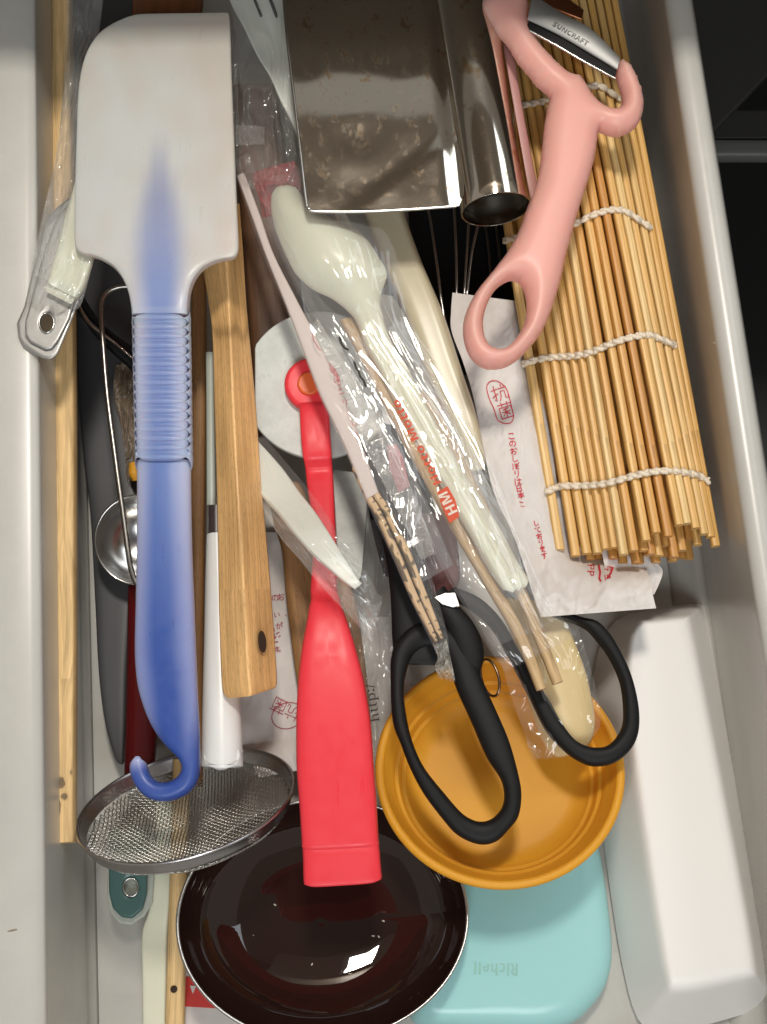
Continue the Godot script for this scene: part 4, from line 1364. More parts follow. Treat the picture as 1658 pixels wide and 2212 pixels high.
# ---------------------------------------------------------------- on top of the heap
func top_layer():
	var o
	silicone_spatula()
	bamboo_mat()
	towel_packet()
	wrapped_spoon()
	sleeved_chopsticks()
	scraper()
	peeler()
	# tongs tips hanging over the left rim, with a wrapped white handle
	o = thing("steel_tongs", "pair of steel tong ends with a hanging hole, over the left rim", "tongs", 100, 700, 8.0)
	var t1 := [[150, 420], [210, 430], [190, 560], [172, 640], [160, 680], [133, 745], [124, 766], [110, 776], [92, 773], [50, 748], [39, 728], [36, 698], [52, 662], [72, 575], [100, 470]]
	part("tip", tag_plate(t1, [100, 698], 15, 20, 8.12, 0.1), mats.steel_matte, o)
	var t2 := [[160, 430], [200, 440], [182, 560], [164, 640], [150, 688], [124, 738], [112, 752], [98, 755], [64, 738], [54, 722], [54, 695], [66, 652], [90, 560], [118, 470]]
	var tip = part("tip", tag_plate(t2, [101, 697], 15.5, 20.5, 8.26, 0.1), mats.steel_matte, o)
	part("hole_rim", tube(range(20).map(func(i): return [101 + cos(TAU * i / 20.0) * 16, 697 + sin(TAU * i / 20.0) * 21, 8.28, 0.035]), {"closed": true, "sub": 2}), mats.steel, tip)
	o = thing("wrapped_cutlery", "square ivory plastic cutlery handle in crumpled clear film at the left rim", "cutlery", 150, 560, 7.0)
	part("handle", band([[185, 300, 260, 300, 7.9, 0.3], [160, 400, 240, 410, 8.2, 0.3], [140, 470, 222, 480, 8.35, 0.3], [122, 540, 203, 548, 8.5, 0.3], [106, 596, 184, 610, 8.6, 0.3], [103, 610, 166, 640, 8.62, 0.3], [107, 614, 164, 644, 8.6, 0.25]], {"e": 7.0, "m": 12, "groove": func(_s, u): return 0.07 * (smoothstep(0.62, 0.7, u) + smoothstep(-0.55, -0.68, u))}), mats.ivory, o)
	part("wrapper", sheet([[142, -60, 225, -60, 6.6, 0.1], [143, 60, 215, 70, 6.8, 0.2], [138, 180, 190, 150, 7.2, 0.3], [122, 330, 175, 290, 7.6, 0.2], [100, 430, 190, 420, 8.15, 0.2], [78, 530, 208, 520, 8.45, 0.2], [60, 620, 182, 640, 8.7, 0.15], [58, 652, 168, 668, 8.6, 0.1]], 36, 16, {"amp": 0.2, "freq": 0.024, "seed": 31.0}), M("film_grey", lin(0.7, 0.7, 0.68), 0.09, 0.0, {"a": 0.17}), o)
	part("wrapper", sheet([[148, -60, 232, -60, 6.4, 0.2], [148, 90, 212, 80, 6.6, 0.3], [136, 220, 184, 190, 7.0, 0.3], [118, 360, 172, 330, 7.6, 0.2], [88, 500, 150, 470, 8.3, 0.2], [70, 600, 120, 600, 8.5, 0.1]], 30, 16, {"amp": 0.35, "freq": 0.03, "seed": 37.0}), mats.film_hazy, o)
	# white disposable fork
	o = thing("plastic_fork", "white plastic fork in clear film between blade and scraper", "fork", 580, 120, 5.0)
	part("fork", band([[470, -80, 628, -80, 6.8, 0.2, 0.2], [497, 0, 630, 0, 6.8, 0.2, 0.2], [528, 60, 636, 60, 6.8, 0.22, 0.25], [556, 118, 642, 118, 6.8, 0.25, 0.3], [584, 165, 646, 168, 6.7, 0.3, 0.2], [604, 212, 650, 212, 6.6, 0.35, 0.1], [624, 252, 654, 254, 6.5, 0.35], [660, 330, 684, 326, 6.3, 0.35], [740, 500, 766, 496, 6.0, 0.35]], {"e": 4.0, "m": 12}), mats.white_clean, o)
	part("slot", band([[566, -40, 572, -44, 6.79, 0.1], [580, -4, 586, -8, 6.78, 0.1], [593, 30, 599, 26, 6.77, 0.1], [597, 38, 600, 36, 6.76, 0.05]], {"e": 3.0}), mats.black_deep, o)
	part("slot", band([[528, -50, 533, -54, 6.72, 0.1], [548, 0, 553, -4, 6.72, 0.1], [562, 34, 567, 32, 6.72, 0.1]], {"e": 3.0}), mats.black_deep, o)
	o = thing("clear_sleeve", "crumpled clear cellophane sleeve between the white blade and the steel scraper", "film", 570, 250, 5.0)
	part("film", sheet([[490, -80, 632, -80, 7.0, 0.2], [498, 40, 640, 40, 7.0, 0.3], [500, 150, 648, 150, 7.0, 0.35], [502, 260, 655, 270, 6.9, 0.3], [505, 330, 662, 350, 6.8, 0.2], [520, 400, 640, 440, 6.6, 0.1]], 44, 18, {"amp": 0.3, "freq": 0.018, "seed": 51.0}), mats.film_hazy, o)
	part("crimp", sheet([[506, 270, 506, 314, 7.35], [530, 271, 530, 313, 7.35], [552, 272, 552, 312, 7.35], [572, 274, 572, 312, 7.3]], 12, 24, {"amp": 0.02, "freq": 0.1, "seed": 3.0, "hem": 0.6, "ribs": 15.0, "ribh": 0.05}), mats.film_hazy, o)
	single("red_capped_film", "crumpled red film cap beside the tip of the wrapped white spoon", "film", 600, 400, 5.0, func(): return sheet([[545, 372, 640, 346, 6.3, 0.2], [548, 395, 648, 375, 6.5, 0.3], [560, 425, 650, 410, 6.4, 0.3], [568, 470, 640, 460, 6.2, 0.2]], 34, 16, {"amp": 0.3, "freq": 0.045, "seed": 61.0}), mats.red_film)
	# pink translucent strip with a ring, right of the scraper tube
	o = thing("pink_spoon_handle", "thin translucent pink handle with a ring end beside the steel tube", "handle", 1120, 250, 5.0)
	part("strip", band([[1058, 96, 1096, 80, 7.7, 0.3], [1080, 130, 1112, 112, 7.7, 0.35], [1098, 200, 1124, 190, 7.6, 0.4], [1114, 300, 1142, 290, 7.4, 0.4], [1132, 390, 1160, 380, 7.2, 0.4], [1150, 450, 1172, 440, 7.0, 0.4]], {"e": 3.0}), mats.pink_clear, o)
	part("ring", tube(range(20).map(func(i): return [1052 + cos(TAU * i / 20.0) * 19, 84 + sin(TAU * i / 20.0) * 23, 7.75, 0.09]), {"closed": true, "sub": 2}), mats.clear_pale, o)
	# white knife in film, over the red handle
	o = thing("wrapped_knife", "white plastic knife in a clear film sleeve lying across the red handle", "knife", 690, 1150, 5.0)
	part("knife", band([[478, 940, 548, 940, 4.9, 0.25], [522, 1005, 609, 1007, 5.25, 0.25], [562, 1062, 649, 1062, 5.7, 0.25], [602, 1105, 683, 1105, 6.2, 0.25], [636, 1148, 711, 1148, 6.75, 0.25], [680, 1198, 742, 1198, 7.15, 0.25], [730, 1244, 768, 1240, 7.3, 0.25], [757, 1266, 778, 1255, 7.35, 0.22], [767, 1273, 783, 1260, 7.3, 0.18]], {"e": 7.0, "m": 12}), mats.white_clean, o)
	part("sleeve", sheet([[540, 950, 570, 942, 5.3], [556, 1060, 645, 1030, 6.0, 0.15], [576, 1115, 692, 1090, 6.6, 0.2], [612, 1168, 730, 1150, 7.6, 0.25], [648, 1208, 766, 1200, 7.65, 0.25], [700, 1270, 800, 1250, 7.6, 0.2], [760, 1335, 815, 1278, 7.5, 0.15], [802, 1384, 828, 1290, 7.4, 0.0]], 44, 20, {"amp": 0.08, "freq": 0.015, "seed": 81.0}), mats.film, o)
	part("fold", sheet([[566, 1085, 584, 1082, 5.8], [576, 1115, 606, 1112, 6.5], [612, 1168, 650, 1168, 7.5], [645, 1206, 690, 1206, 7.5], [700, 1272, 740, 1262, 7.5], [760, 1336, 800, 1300, 7.45], [802, 1384, 826, 1300, 7.4]], 20, 14, {"amp": 0.22, "freq": 0.03, "seed": 84.0}), mats.film_hazy, o)

func silicone_spatula():
	var o = thing("silicone_spatula", "silicone spatula with a milky white blade and a translucent blue hooked handle", "spatula", 345, 1000, 5.0)
	var white := Color(0.53, 0.515, 0.50)
	var pale := Color(0.50, 0.52, 0.68)
	var blue := Color(0.12, 0.20, 0.47)
	var deep := Color(0.030, 0.078, 0.33)
	# the blue core shows through where the silicone over it is thin
	var tint := func(r, _s, u):
		var y: float = (r[1] + r[3]) * 0.5
		var x: float = lerpf(r[0], r[2], u * 0.5 + 0.5)
		var c: float = 346.0 + (y - 600.0) * 0.006
		var w: float = 66.0 * smoothstep(215.0, 540.0, y) + 5.0
		if y > 560.0:
			w = lerpf(71.0, 52.0, smoothstep(560.0, 700.0, y))
		if y > 1000.0:
			w = lerpf(52.0, 60.0, smoothstep(1000.0, 1300.0, y))
		if y > 1400.0:
			c += (y - 1400.0) * 0.09
		var k: float = 1.0 - smoothstep(w * 0.2, w * 1.1, absf(x - c))
		k *= smoothstep(225.0, 450.0, y) * lerpf(0.74, 1.0, smoothstep(420.0, 800.0, y))
		var edge: Color = white.lerp(pale, smoothstep(560.0, 800.0, y))
		edge = edge.lerp(Color(0.27, 0.32, 0.58), smoothstep(900.0, 1500.0, y))
		var core: Color = Color(0.16, 0.20, 0.37).lerp(blue, smoothstep(330.0, 640.0, y)).lerp(deep, smoothstep(900.0, 1500.0, y))
		if y > 1600.0:
			pass
		if y > 660.0 and y < 1000.0:
			k *= 0.84
		k = maxf(k, 0.75 * smoothstep(1480.0, 1640.0, y))
		edge = edge.lerp(deep, 0.8 * smoothstep(1560.0, 1680.0, y))
		if y < 640.0:                   # warm fade over far and right part: light and things behind, painted in
			var warm_fade: float = smoothstep(330.0, 520.0, x - (y - 150.0) * 0.1) * 0.5 + 0.35 * smoothstep(330.0, 60.0, y) + 0.18 * nz(x * 0.012, y * 0.008, 77.0)
			edge = edge.lerp(Color(0.46, 0.37, 0.29), clampf(warm_fade, 0.0, 0.55))
		return edge.lerp(core, k)
	var rows := [[300, 30, 494, 27, 8.92, 0.10], [286, 32, 495, 29, 8.93, 0.16], [268, 38, 496, 36, 8.94, 0.18], [238, 52, 497, 52, 8.94, 0.2], [212, 72, 498, 72, 8.95, 0.2], [190, 104, 499, 104, 8.96, 0.22], [176, 145, 500, 145, 8.98, 0.22], [168, 200, 502, 200, 9.0, 0.24], [164, 300, 506, 300, 9.02, 0.25], [161, 400, 510, 400, 9.04, 0.26], [160, 470, 513, 470, 9.05, 0.28], [160, 515, 515, 515, 9.05, 0.3], [165, 535, 515, 535, 9.05, 0.3], [178, 545, 512, 546, 9.05, 0.3], [198, 549, 503, 554, 9.05, 0.32], [222, 558, 470, 560, 9.05, 0.36], [246, 574, 440, 574, 9.05, 0.42], [264, 598, 420, 596, 9.05, 0.5], [276, 628, 409, 624, 9.05, 0.62], [282, 660, 404, 660, 9.02, 0.78], [283, 676, 404, 676, 9.0, 0.86]]
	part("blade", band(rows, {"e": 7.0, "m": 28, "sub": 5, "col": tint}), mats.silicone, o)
	# ribbed grip
	rows = []
	for i in 129:
		var s := i / 128.0
		var y := 674.0 + 322.0 * s
		var b := absf(sin(PI * 16.0 * s))
		var c := 343.0 + 6.0 * s
		var w := 58.5 + 5.5 * pow(b, 0.8) - 1.0 * s
		rows.append([c - w, y, c + w, y, 8.95 - 0.25 * s + 0.10 * pow(b, 0.8), 0.95 + 0.2 * pow(b, 0.8)])
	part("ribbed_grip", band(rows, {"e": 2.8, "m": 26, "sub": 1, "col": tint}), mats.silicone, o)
	rows = [[291, 990, 408, 990, 8.62, 1.0], [291, 1100, 409, 1100, 8.5, 1.05], [290, 1200, 411, 1200, 8.38, 1.05], [288, 1300, 415, 1300, 8.24, 1.05], [286, 1380, 418, 1380, 8.12, 1.05], [287, 1430, 420, 1430, 8.05, 1.03], [292, 1478, 422, 1478, 7.97, 1.0], [303, 1520, 424, 1520, 7.9, 0.98], [318, 1558, 426, 1552, 7.83, 0.95], [338, 1592, 428, 1584, 7.76, 0.93], [362, 1620, 429, 1612, 7.7, 0.9], [382, 1640, 429, 1640, 7.64, 0.88], [389, 1658, 427, 1668, 7.6, 0.86], [383, 1674, 420, 1692, 7.56, 0.84], [371, 1684, 404, 1712, 7.52, 0.82], [356, 1689, 378, 1726, 7.5, 0.8], [342, 1689, 350, 1731, 7.48, 0.78], [330, 1684, 322, 1726, 7.46, 0.76], [322, 1675, 298, 1708, 7.44, 0.74], [317, 1663, 282, 1682, 7.42, 0.72], [314, 1650, 277, 1658, 7.4, 0.68], [310, 1640, 281, 1642, 7.38, 0.6], [304, 1633, 289, 1634, 7.32, 0.4]]
	var tint2 := func(r, s, u):
		var c: Color = tint.call(r, s, u)
		return c.lerp(Color(0.38, 0.42, 0.66), smoothstep(0.86, 0.97, s))
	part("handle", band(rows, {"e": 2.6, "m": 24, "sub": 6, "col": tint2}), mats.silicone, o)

func bamboo_mat():
	var o = thing("bamboo_mat", "bamboo sushi rolling mat tied with cotton string, along the right wall", "rolling mat", 1330, 700, 3.0)
	# near ends of the slats, and how far each reaches
	var xs := [1211, 1246, 1270, 1294, 1312, 1330, 1350, 1372, 1398, 1420, 1446, 1470, 1486, 1505, 1524, 1538, 1549]
	var ys := [1186, 1199, 1194, 1193, 1184, 1181, 1196, 1188, 1166, 1149, 1157, 1132, 1129, 1139, 1152, 1158, 1178]
	var ms := ["slat_c", "slat_a", "slat_a", "slat_c", "slat_a", "slat_a", "slat_e", "slat_b", "slat_a", "slat_b", "slat_d", "slat_a", "slat_e", "slat_a", "slat_c", "slat_a", "slat_a"]
	var n := xs.size()
	for i in n:
		var s := float(i) / (n - 1)
		var lift := slat_h(s)
		var xt := lerpf(1010.0, 1312.0, pow(s, 0.93))
		var k := 0.0
		var jit := rng.randf_range(-2.0, 2.0)
		var w := lerpf(22.0, 19.0, s)
		part("slat", band([[xt - w * 0.42, -90, xt + w * 0.42, -90, lift - 0.5, 0.33], [lerpf(xt, xs[i], 0.5) - w * 0.47 + jit, lerpf(-90, ys[i], 0.5), lerpf(xt, xs[i], 0.5) + w * 0.47 + jit, lerpf(-90, ys[i], 0.5), lift - 0.2 + jit * 0.02, 0.34], [xs[i] - w * 0.5, ys[i] + 1, xs[i] + w * 0.5, ys[i] - 1, lift + k, 0.35]], {"e": 4.5, "m": 6, "sub": 8}), mats[ms[i]], o)
	var top_at := func(x, y):
		var f := clampf((y + 90.0) / 1270.0, 0.0, 1.0)
		var best := -10.0
		for i in n:
			var s := float(i) / (n - 1)
			var cx := lerpf(lerpf(1010.0, 1312.0, pow(s, 0.93)), xs[i], f)
			var h := slat_h(s) - 0.5 * (1.0 - f) - 0.9 * maxf(0.0, absf(x - cx) - 10.0) / 20.0
			best = maxf(best, h)
		return best
	for i in 20:                          # the fold underneath
		var s := (i + 0.4) / 20.0
		var xb := lerpf(1222.0, 1552.0, s)
		var yb: float = 1196.0 + 14.0 * sin(i * 2.3) + 6.0 * sin(i * 5.1) - 38.0 * smoothstep(0.6, 1.0, s)
		var xt := lerpf(1022.0, 1310.0, s)
		var w := 20.0
		var h := slat_h(s) - 0.75 - 0.2 * sin(i * 1.7)
		part("slat", band([[xt - w * 0.42, -90, xt + w * 0.42, -90, h - 0.4, 0.33], [xb - w * 0.5, yb, xb + w * 0.5, yb, h, 0.33]], {"e": 4.5, "m": 6, "sub": 10}), mats[["slat_b", "slat_d", "slat_a", "slat_b", "slat_d"][i % 5]], o)
	for i in 14:
		var s := (i + 0.5) / 14.0
		var xb := lerpf(1250.0, 1500.0, s)
		var xt := lerpf(1040.0, 1300.0, s)
		part("slat", band([[xt - 9, -90, xt + 9, -90, slat_h(s) - 1.6, 0.33], [xb - 10, 1206 + 9 * sin(i * 2.9), xb + 10, 1206 + 9 * sin(i * 2.9), slat_h(s) - 1.3 - 0.2 * sin(i * 2.1), 0.33]], {"e": 4.5, "m": 6, "sub": 8}), mats[["slat_d", "slat_b", "slat_d", "slat_b"][i % 4]], o)
	var lines := [
		[[1096, 238], [1128, 228], [1160, 222], [1196, 214], [1240, 200], [1272, 188], [1296, 186], [1320, 200], [1340, 214]],
		[[1090, 520], [1140, 508], [1195, 492], [1240, 484], [1275, 467], [1300, 458], [1325, 453], [1352, 457], [1385, 477], [1409, 494]],
		[[1130, 786], [1138, 784], [1165, 776], [1200, 771], [1238, 769], [1265, 764], [1292, 755], [1312, 746], [1332, 738], [1358, 730], [1382, 725], [1405, 724], [1432, 734], [1460, 746]],
		[[1177, 1062], [1190, 1058], [1215, 1050], [1260, 1049], [1305, 1045], [1340, 1036], [1372, 1027], [1405, 1020], [1432, 1017], [1462, 1018], [1488, 1022], [1512, 1028], [1533, 1040]],
	]
	for q in lines:
		var R := smooth_rows(q, 12)
		var V := PackedVector3Array()
		var UV := PackedVector2Array()
		var I := PackedInt32Array()
		for strand in 2:
			var W := []
			var rad := []
			for i in R.size():
				var y: float = R[i][1]
				var h: float = top_at.call(R[i][0], y) + 0.1
				var a: float = R[i][0] * 0.165 + strand * PI
				W.append(P(R[i][0], R[i][1] + sin(a) * 3.6, h + cos(a) * 0.06))
				rad.append(0.00078 + 0.00012 * sin(R[i][0] * 0.9))
			add_tube(V, UV, I, W, rad, 8)
		part("string", commit(V, UV, I), mats.string, o)

func slat_h(s: float) -> float:
	return 5.1 + 1.9 * smoothstep(0.0, 0.62, s) - 1.3 * smoothstep(0.66, 1.0, s)

func towel_packet():
	var o = thing("towel_packet", "white paper wrapped hand towel with red printed characters, under the peeler and bamboo mat", "packet", 1150, 1050, 2.0)
	var ph := func(x, y):
		var base: float = 4.6 + 0.5 * smoothstep(650.0, 1000.0, y) + 0.9 * smoothstep(1180.0, 1300.0, y)
		base -= 0.9 * smoothstep(1130.0, 1200.0, x - (y - 900.0) * 0.2) * (1.0 - smoothstep(1190.0, 1260.0, y))
		return base + 0.16 * wrinkle(x, y, 0.008, 91.0) * (0.5 + smoothstep(1150.0, 1300.0, y)) + 0.05 * wrinkle(x, y, 0.03, 94.0)
	part("wrapper", sheet([[978, 632, 1130, 652, 0], [975, 672, 1135, 690, 0], [976, 715, 1142, 730, 0], [1000, 780, 1160, 780, 0], [1020, 845, 1172, 845, 0], [1034, 910, 1182, 905, 0], [1046, 972, 1194, 965, 0], [1066, 1060, 1210, 1060, 0], [1105, 1147, 1260, 1130, 0], [1127, 1205, 1375, 1170, 0], [1148, 1272, 1400, 1240, 0], [1158, 1302, 1412, 1290, 0], [1169, 1333, 1418, 1314, 0]], 50, 10, {"hf": func(x, y): return ph.call(x, y) + 0.25 * exp(-pow((x - 1310.0) / 60.0, 2.0)) * smoothstep(1270.0, 1335.0, y), "amp": 0.0}), mats.paper, o)
	part("flap", sheet([[1290, 1150, 1400, 1140, 5.2], [1300, 1190, 1414, 1205, 5.1], [1310, 1240, 1432, 1236, 4.9], [1320, 1275, 1414, 1284, 4.7]], 24, 12, {"amp": 0.12, "freq": 0.02, "seed": 96.0}), mats.paper, o)
	part("towel", slab(chaikin([[1010, 640], [1125, 660], [1180, 860], [1250, 1130], [1330, 1200], [1200, 1230], [1120, 1130], [1060, 950], [1030, 800]], 2), 4.1, 1.2, 0.4), mats.towel, o)
	var pf := func(x, y): return ph.call(x, y) + 0.035
	var ink := []
	ink += write("抗菌", 1058, 836, 37, -17, 13.5, 37, 0.92)
	var ov := []
	for p in smooth_rows([[1052, 838], [1058, 825], [1074, 823], [1092, 836], [1100, 855], [1106, 880], [1110, 900], [1104, 913], [1088, 914], [1075, 906], [1068, 884], [1058, 862]], 4, true):
		ov.append(p)
	ov.append(ov[0])
	ink.append(ov)
	ink += write("このおしぼりは", 1096, 934, 17, -6, 2.4, 16.4)
	ink += write("日本", 1113, 1049, 15, -12, 4.2, 15)
	ink += write("--", 1122, 1078, 12, 10, 3.0, 9.0)
	ink += write("しております", 1150, 1125, 14, -14, 3.6, 14.0)
	part("print", strokes(ink, 1.9, pf), mats.ink_red, o)
	var mark := []
	mark += write("PP", 1286, 1222, 13, 90, 0, 0) if false else write("PP", 1285, 1218, 15, 92, -0.5, 13.5)
	mark += write("タミ", 1320, 1218, 17, 70, -2, 17)
	part("material_mark", strokes(mark, 2.2, pf), mats.ink_red, o)
	part("recycling_mark", strokes([[[1294, 1222], [1297, 1236], [1295, 1250], [1298, 1254]], [[1324, 1206], [1327, 1218], [1320, 1238], [1312, 1250], [1318, 1246]]], 4.6, pf), mats.ink_red, o)

func wrapped_spoon():
	var o = thing("wrapped_spoon", "large ivory plastic spoon with chopsticks in a clear printed film sleeve, in the middle", "spoon", 860, 900, 4.0)
	part("spoon", band([[586, 424, 606, 400, 7.0, 0.1, -0.1], [585, 440, 638, 402, 7.05, 0.2, -0.3], [588, 465, 664, 434, 7.1, 0.25, -0.5], [597, 500, 716, 470, 7.15, 0.28, -0.7], [619, 552, 782, 502, 7.2, 0.3, -0.8], [640, 590, 822, 556, 7.25, 0.3, -0.8], [676, 622, 836, 584, 7.25, 0.3, -0.65], [714, 640, 833, 606, 7.25, 0.3, -0.45], [746, 663, 822, 640, 7.25, 0.35, -0.3], [770, 690, 828, 680, 7.25, 0.45, -0.15], [788, 740, 848, 736, 7.25, 0.5], [821, 800, 877, 780, 7.25, 0.5], [855, 866, 907, 842, 7.25, 0.5], [891, 930, 939, 902, 7.25, 0.5], [935, 1012, 985, 984, 7.25, 0.5], [981, 1092, 1035, 1062, 7.25, 0.5], [1029, 1174, 1085, 1144, 7.25, 0.5], [1066, 1240, 1121, 1212, 7.25, 0.5], [1088, 1272, 1144, 1248, 7.22, 0.46], [1094, 1279, 1146, 1258, 7.18, 0.4], [1102, 1281, 1140, 1266, 7.1, 0.28]], {"e": 3.0, "m": 18, "sub": 5, "groove": func(s, u): return smoothstep(0.4, 0.55, s) * 0.05 * cos(u * 9.0)}), mats.ivory, o)
	for q in [[[735, 690, 763, 684], [778, 770, 806, 760], [821, 853, 849, 845], [872, 955, 900, 946], [930, 1060, 958, 1050], [975, 1140, 1001, 1130], [1052, 1270, 1076, 1260], [1112, 1374, 1136, 1364], [1161, 1491, 1183, 1485]], [[900, 850, 922, 840], [990, 1010, 1012, 1000], [1076, 1200, 1100, 1190], [1124, 1302, 1147, 1292], [1160, 1390, 1183, 1380], [1196, 1478, 1218, 1471]]]:
		var r := []
		for p in q:
			r.append(p + [6.75, 0.42])
		part("chopstick", band(r, {"e": 3.0, "m": 8}), mats.wood_pale, o)
	part("sleeve", sheet([[560, 370, 690, 350, 7.1, 0.2], [568, 430, 760, 420, 7.4, 0.5], [590, 510, 830, 500, 7.6, 0.7], [628, 600, 862, 580, 7.6, 0.7], [676, 690, 876, 660, 7.5, 0.4], [724, 770, 910, 740, 7.5, 0.25], [790, 900, 985, 870, 7.5, 0.2], [860, 1040, 1050, 1010, 7.5, 0.2], [930, 1180, 1110, 1140, 7.5, 0.2], [985, 1280, 1160, 1250, 7.5, 0.2], [1050, 1390, 1215, 1335, 7.4, 0.2], [1092, 1450, 1246, 1372, 7.3, 0.1]], 64, 24, {"amp": 0.075, "freq": 0.014, "seed": 101.0, "hem": 1.0}), mats.film, o)
	part("sleeve", sheet([[575, 385, 680, 360, 7.25, 0.1], [575, 430, 750, 425, 7.5, 0.4], [596, 510, 836, 505, 7.7, 0.6], [634, 600, 868, 590, 7.7, 0.6], [690, 700, 890, 680, 7.6, 0.3], [740, 790, 930, 760, 7.6, 0.2], [806, 910, 1000, 880, 7.6, 0.2], [880, 1060, 1066, 1020, 7.6, 0.2], [950, 1200, 1126, 1150, 7.6, 0.2], [1010, 1310, 1172, 1262, 7.6, 0.2], [1064, 1400, 1206, 1340, 7.5, 0.2]], 64, 24, {"amp": 0.07, "freq": 0.009, "seed": 205.0, "stretch": 0.3}), mats.film, o)
	part("seal", sheet([[806, 632, 850, 640, 7.2], [830, 700, 880, 690, 7.2], [872, 770, 918, 760, 7.2], [920, 880, 962, 866, 7.25], [972, 980, 1016, 968, 7.3], [1024, 1080, 1066, 1066, 7.3], [1066, 1160, 1104, 1148, 7.3], [1104, 1240, 1130, 1228, 7.3]], 12, 28, {"amp": 0.05, "freq": 0.05, "seed": 105.0, "ribs": 95.0, "ribh": 0.02}), M("film_weave", lin(0.72, 0.69, 0.62), 0.35, 0.0, {"a": 0.3}), o)
	lettering("print", "Hotto Motto", 948, 1048, 856, 868, 18.0, 7.95, 7.95, mats.ink_orange, o)
	part("logo", slab([[945, 1062], [968, 1050], [984, 1080], [993, 1116], [972, 1130], [956, 1096]], 7.90, 0.02, 0.005), mats.ink_orange, o)
	lettering("logo_mark", "HM", 982, 1112, 958, 1068, 22.0, 7.93, 7.93, M("ink_pale", lin(0.75, 0.6, 0.5), 0.6), o)

func sleeved_chopsticks():
	var o = thing("sleeved_chopsticks", "pair of mottled disposable chopsticks in a narrow pale paper and film sleeve", "chopsticks", 780, 1000, 4.0)
	part("paper_sleeve", band([[512, 380, 528, 372, 6.4, 0.2], [545, 470, 562, 462, 6.7, 0.25], [576, 556, 592, 548, 7.0, 0.3], [619, 662, 642, 646, 7.3, 0.32], [656, 759, 690, 738, 7.4, 0.32], [692, 852, 736, 840, 7.45, 0.32], [740, 952, 776, 942, 7.45, 0.32], [792, 1078, 819, 1062, 7.45, 0.32]], {"e": 4.0, "m": 10}), mats.paper_pink, o)
	for k in 2:
		var a := 0.02 + 0.5 * k
		var b := 0.46 + 0.52 * k
		var r := []
		for p in [[760, 1010, 790, 996], [792, 1080, 820, 1062], [808, 1106, 840, 1092], [847, 1196, 884, 1180], [886, 1288, 920, 1270], [922, 1356, 948, 1344], [937, 1387, 960, 1377]]:
			r.append([lerpf(p[0], p[2], a), lerpf(p[1], p[3], a), lerpf(p[0], p[2], b), lerpf(p[1], p[3], b), 7.4, 0.4])
		part("chopstick", band(r, {"e": 4.5, "m": 8}), mats.wood_mottle, o)
	part("film", sheet([[500, 350, 536, 330, 6.8, 0.1], [540, 470, 590, 450, 7.1, 0.15], [572, 560, 640, 530, 7.3, 0.2], [616, 665, 690, 640, 7.5, 0.2], [654, 760, 780, 730, 7.6, 0.2], [690, 856, 830, 850, 7.65, 0.2], [738, 958, 880, 940, 7.7, 0.2], [790, 1080, 910, 1050, 7.7, 0.2], [846, 1200, 912, 1170, 7.7, 0.2], [886, 1292, 940, 1270, 7.7, 0.15], [934, 1392, 968, 1376, 7.65, 0.1], [950, 1425, 968, 1415, 7.4, 0.0]], 40, 22, {"amp": 0.06, "freq": 0.015, "seed": 111.0}), mats.film, o)
	part("ribbed_seal", sheet([[664, 700, 690, 692, 7.2], [700, 790, 742, 780, 7.2], [742, 880, 800, 866, 7.1], [790, 970, 846, 950, 7.0], [832, 1050, 880, 1032, 6.8], [872, 1130, 914, 1114, 6.6], [910, 1210, 940, 1196, 6.4]], 10, 30, {"amp": 0.03, "freq": 0.05, "seed": 115.0, "ribs": 70.0, "ribh": 0.07}), mats.film_seal, o)
	part("red_label", slab([[836, 962], [856, 958], [870, 985], [886, 1050], [862, 1064], [842, 1012]], 6.5, 0.05, 0.02), mats.rose_film, o)
	part("smoky_back", sheet([[780, 960, 850, 940, 6.2], [800, 1040, 880, 1000, 6.2], [850, 1150, 930, 1100, 6.1], [910, 1260, 980, 1220, 6.0]], 16, 10, {"amp": 0.1, "freq": 0.03, "seed": 118.0}), mats.film_smoke, o)
	part("label_stroke", strokes([[[734, 730], [738, 742], [745, 752], [752, 755]], [[766, 783], [770, 795], [776, 803], [778, 813], [786, 822], [790, 834]]], 5.0, 7.86), mats.ink_black, o)
	var ink := []
	ink += write("しいこりししし", 708, 796, 15, -25, 9.4, 23.0)
	ink.append([[674, 716], [678, 735], [688, 752], [694, 757]])
	part("sleeve_print", strokes(ink, 1.6, 7.75), mats.ink_rose, o)
	part("torn_end", sheet([[936, 1392, 966, 1384, 7.3], [946, 1420, 972, 1412, 7.0, 0.1], [940, 1440, 978, 1440, 6.7, 0.2], [948, 1462, 984, 1470, 6.5, 0.0]], 22, 10, {"amp": 0.35, "freq": 0.09, "seed": 119.0, "hem": 1.5}), M("film_torn", lin(0.75, 0.72, 0.64), 0.3, 0.0, {"a": 0.55}), o)

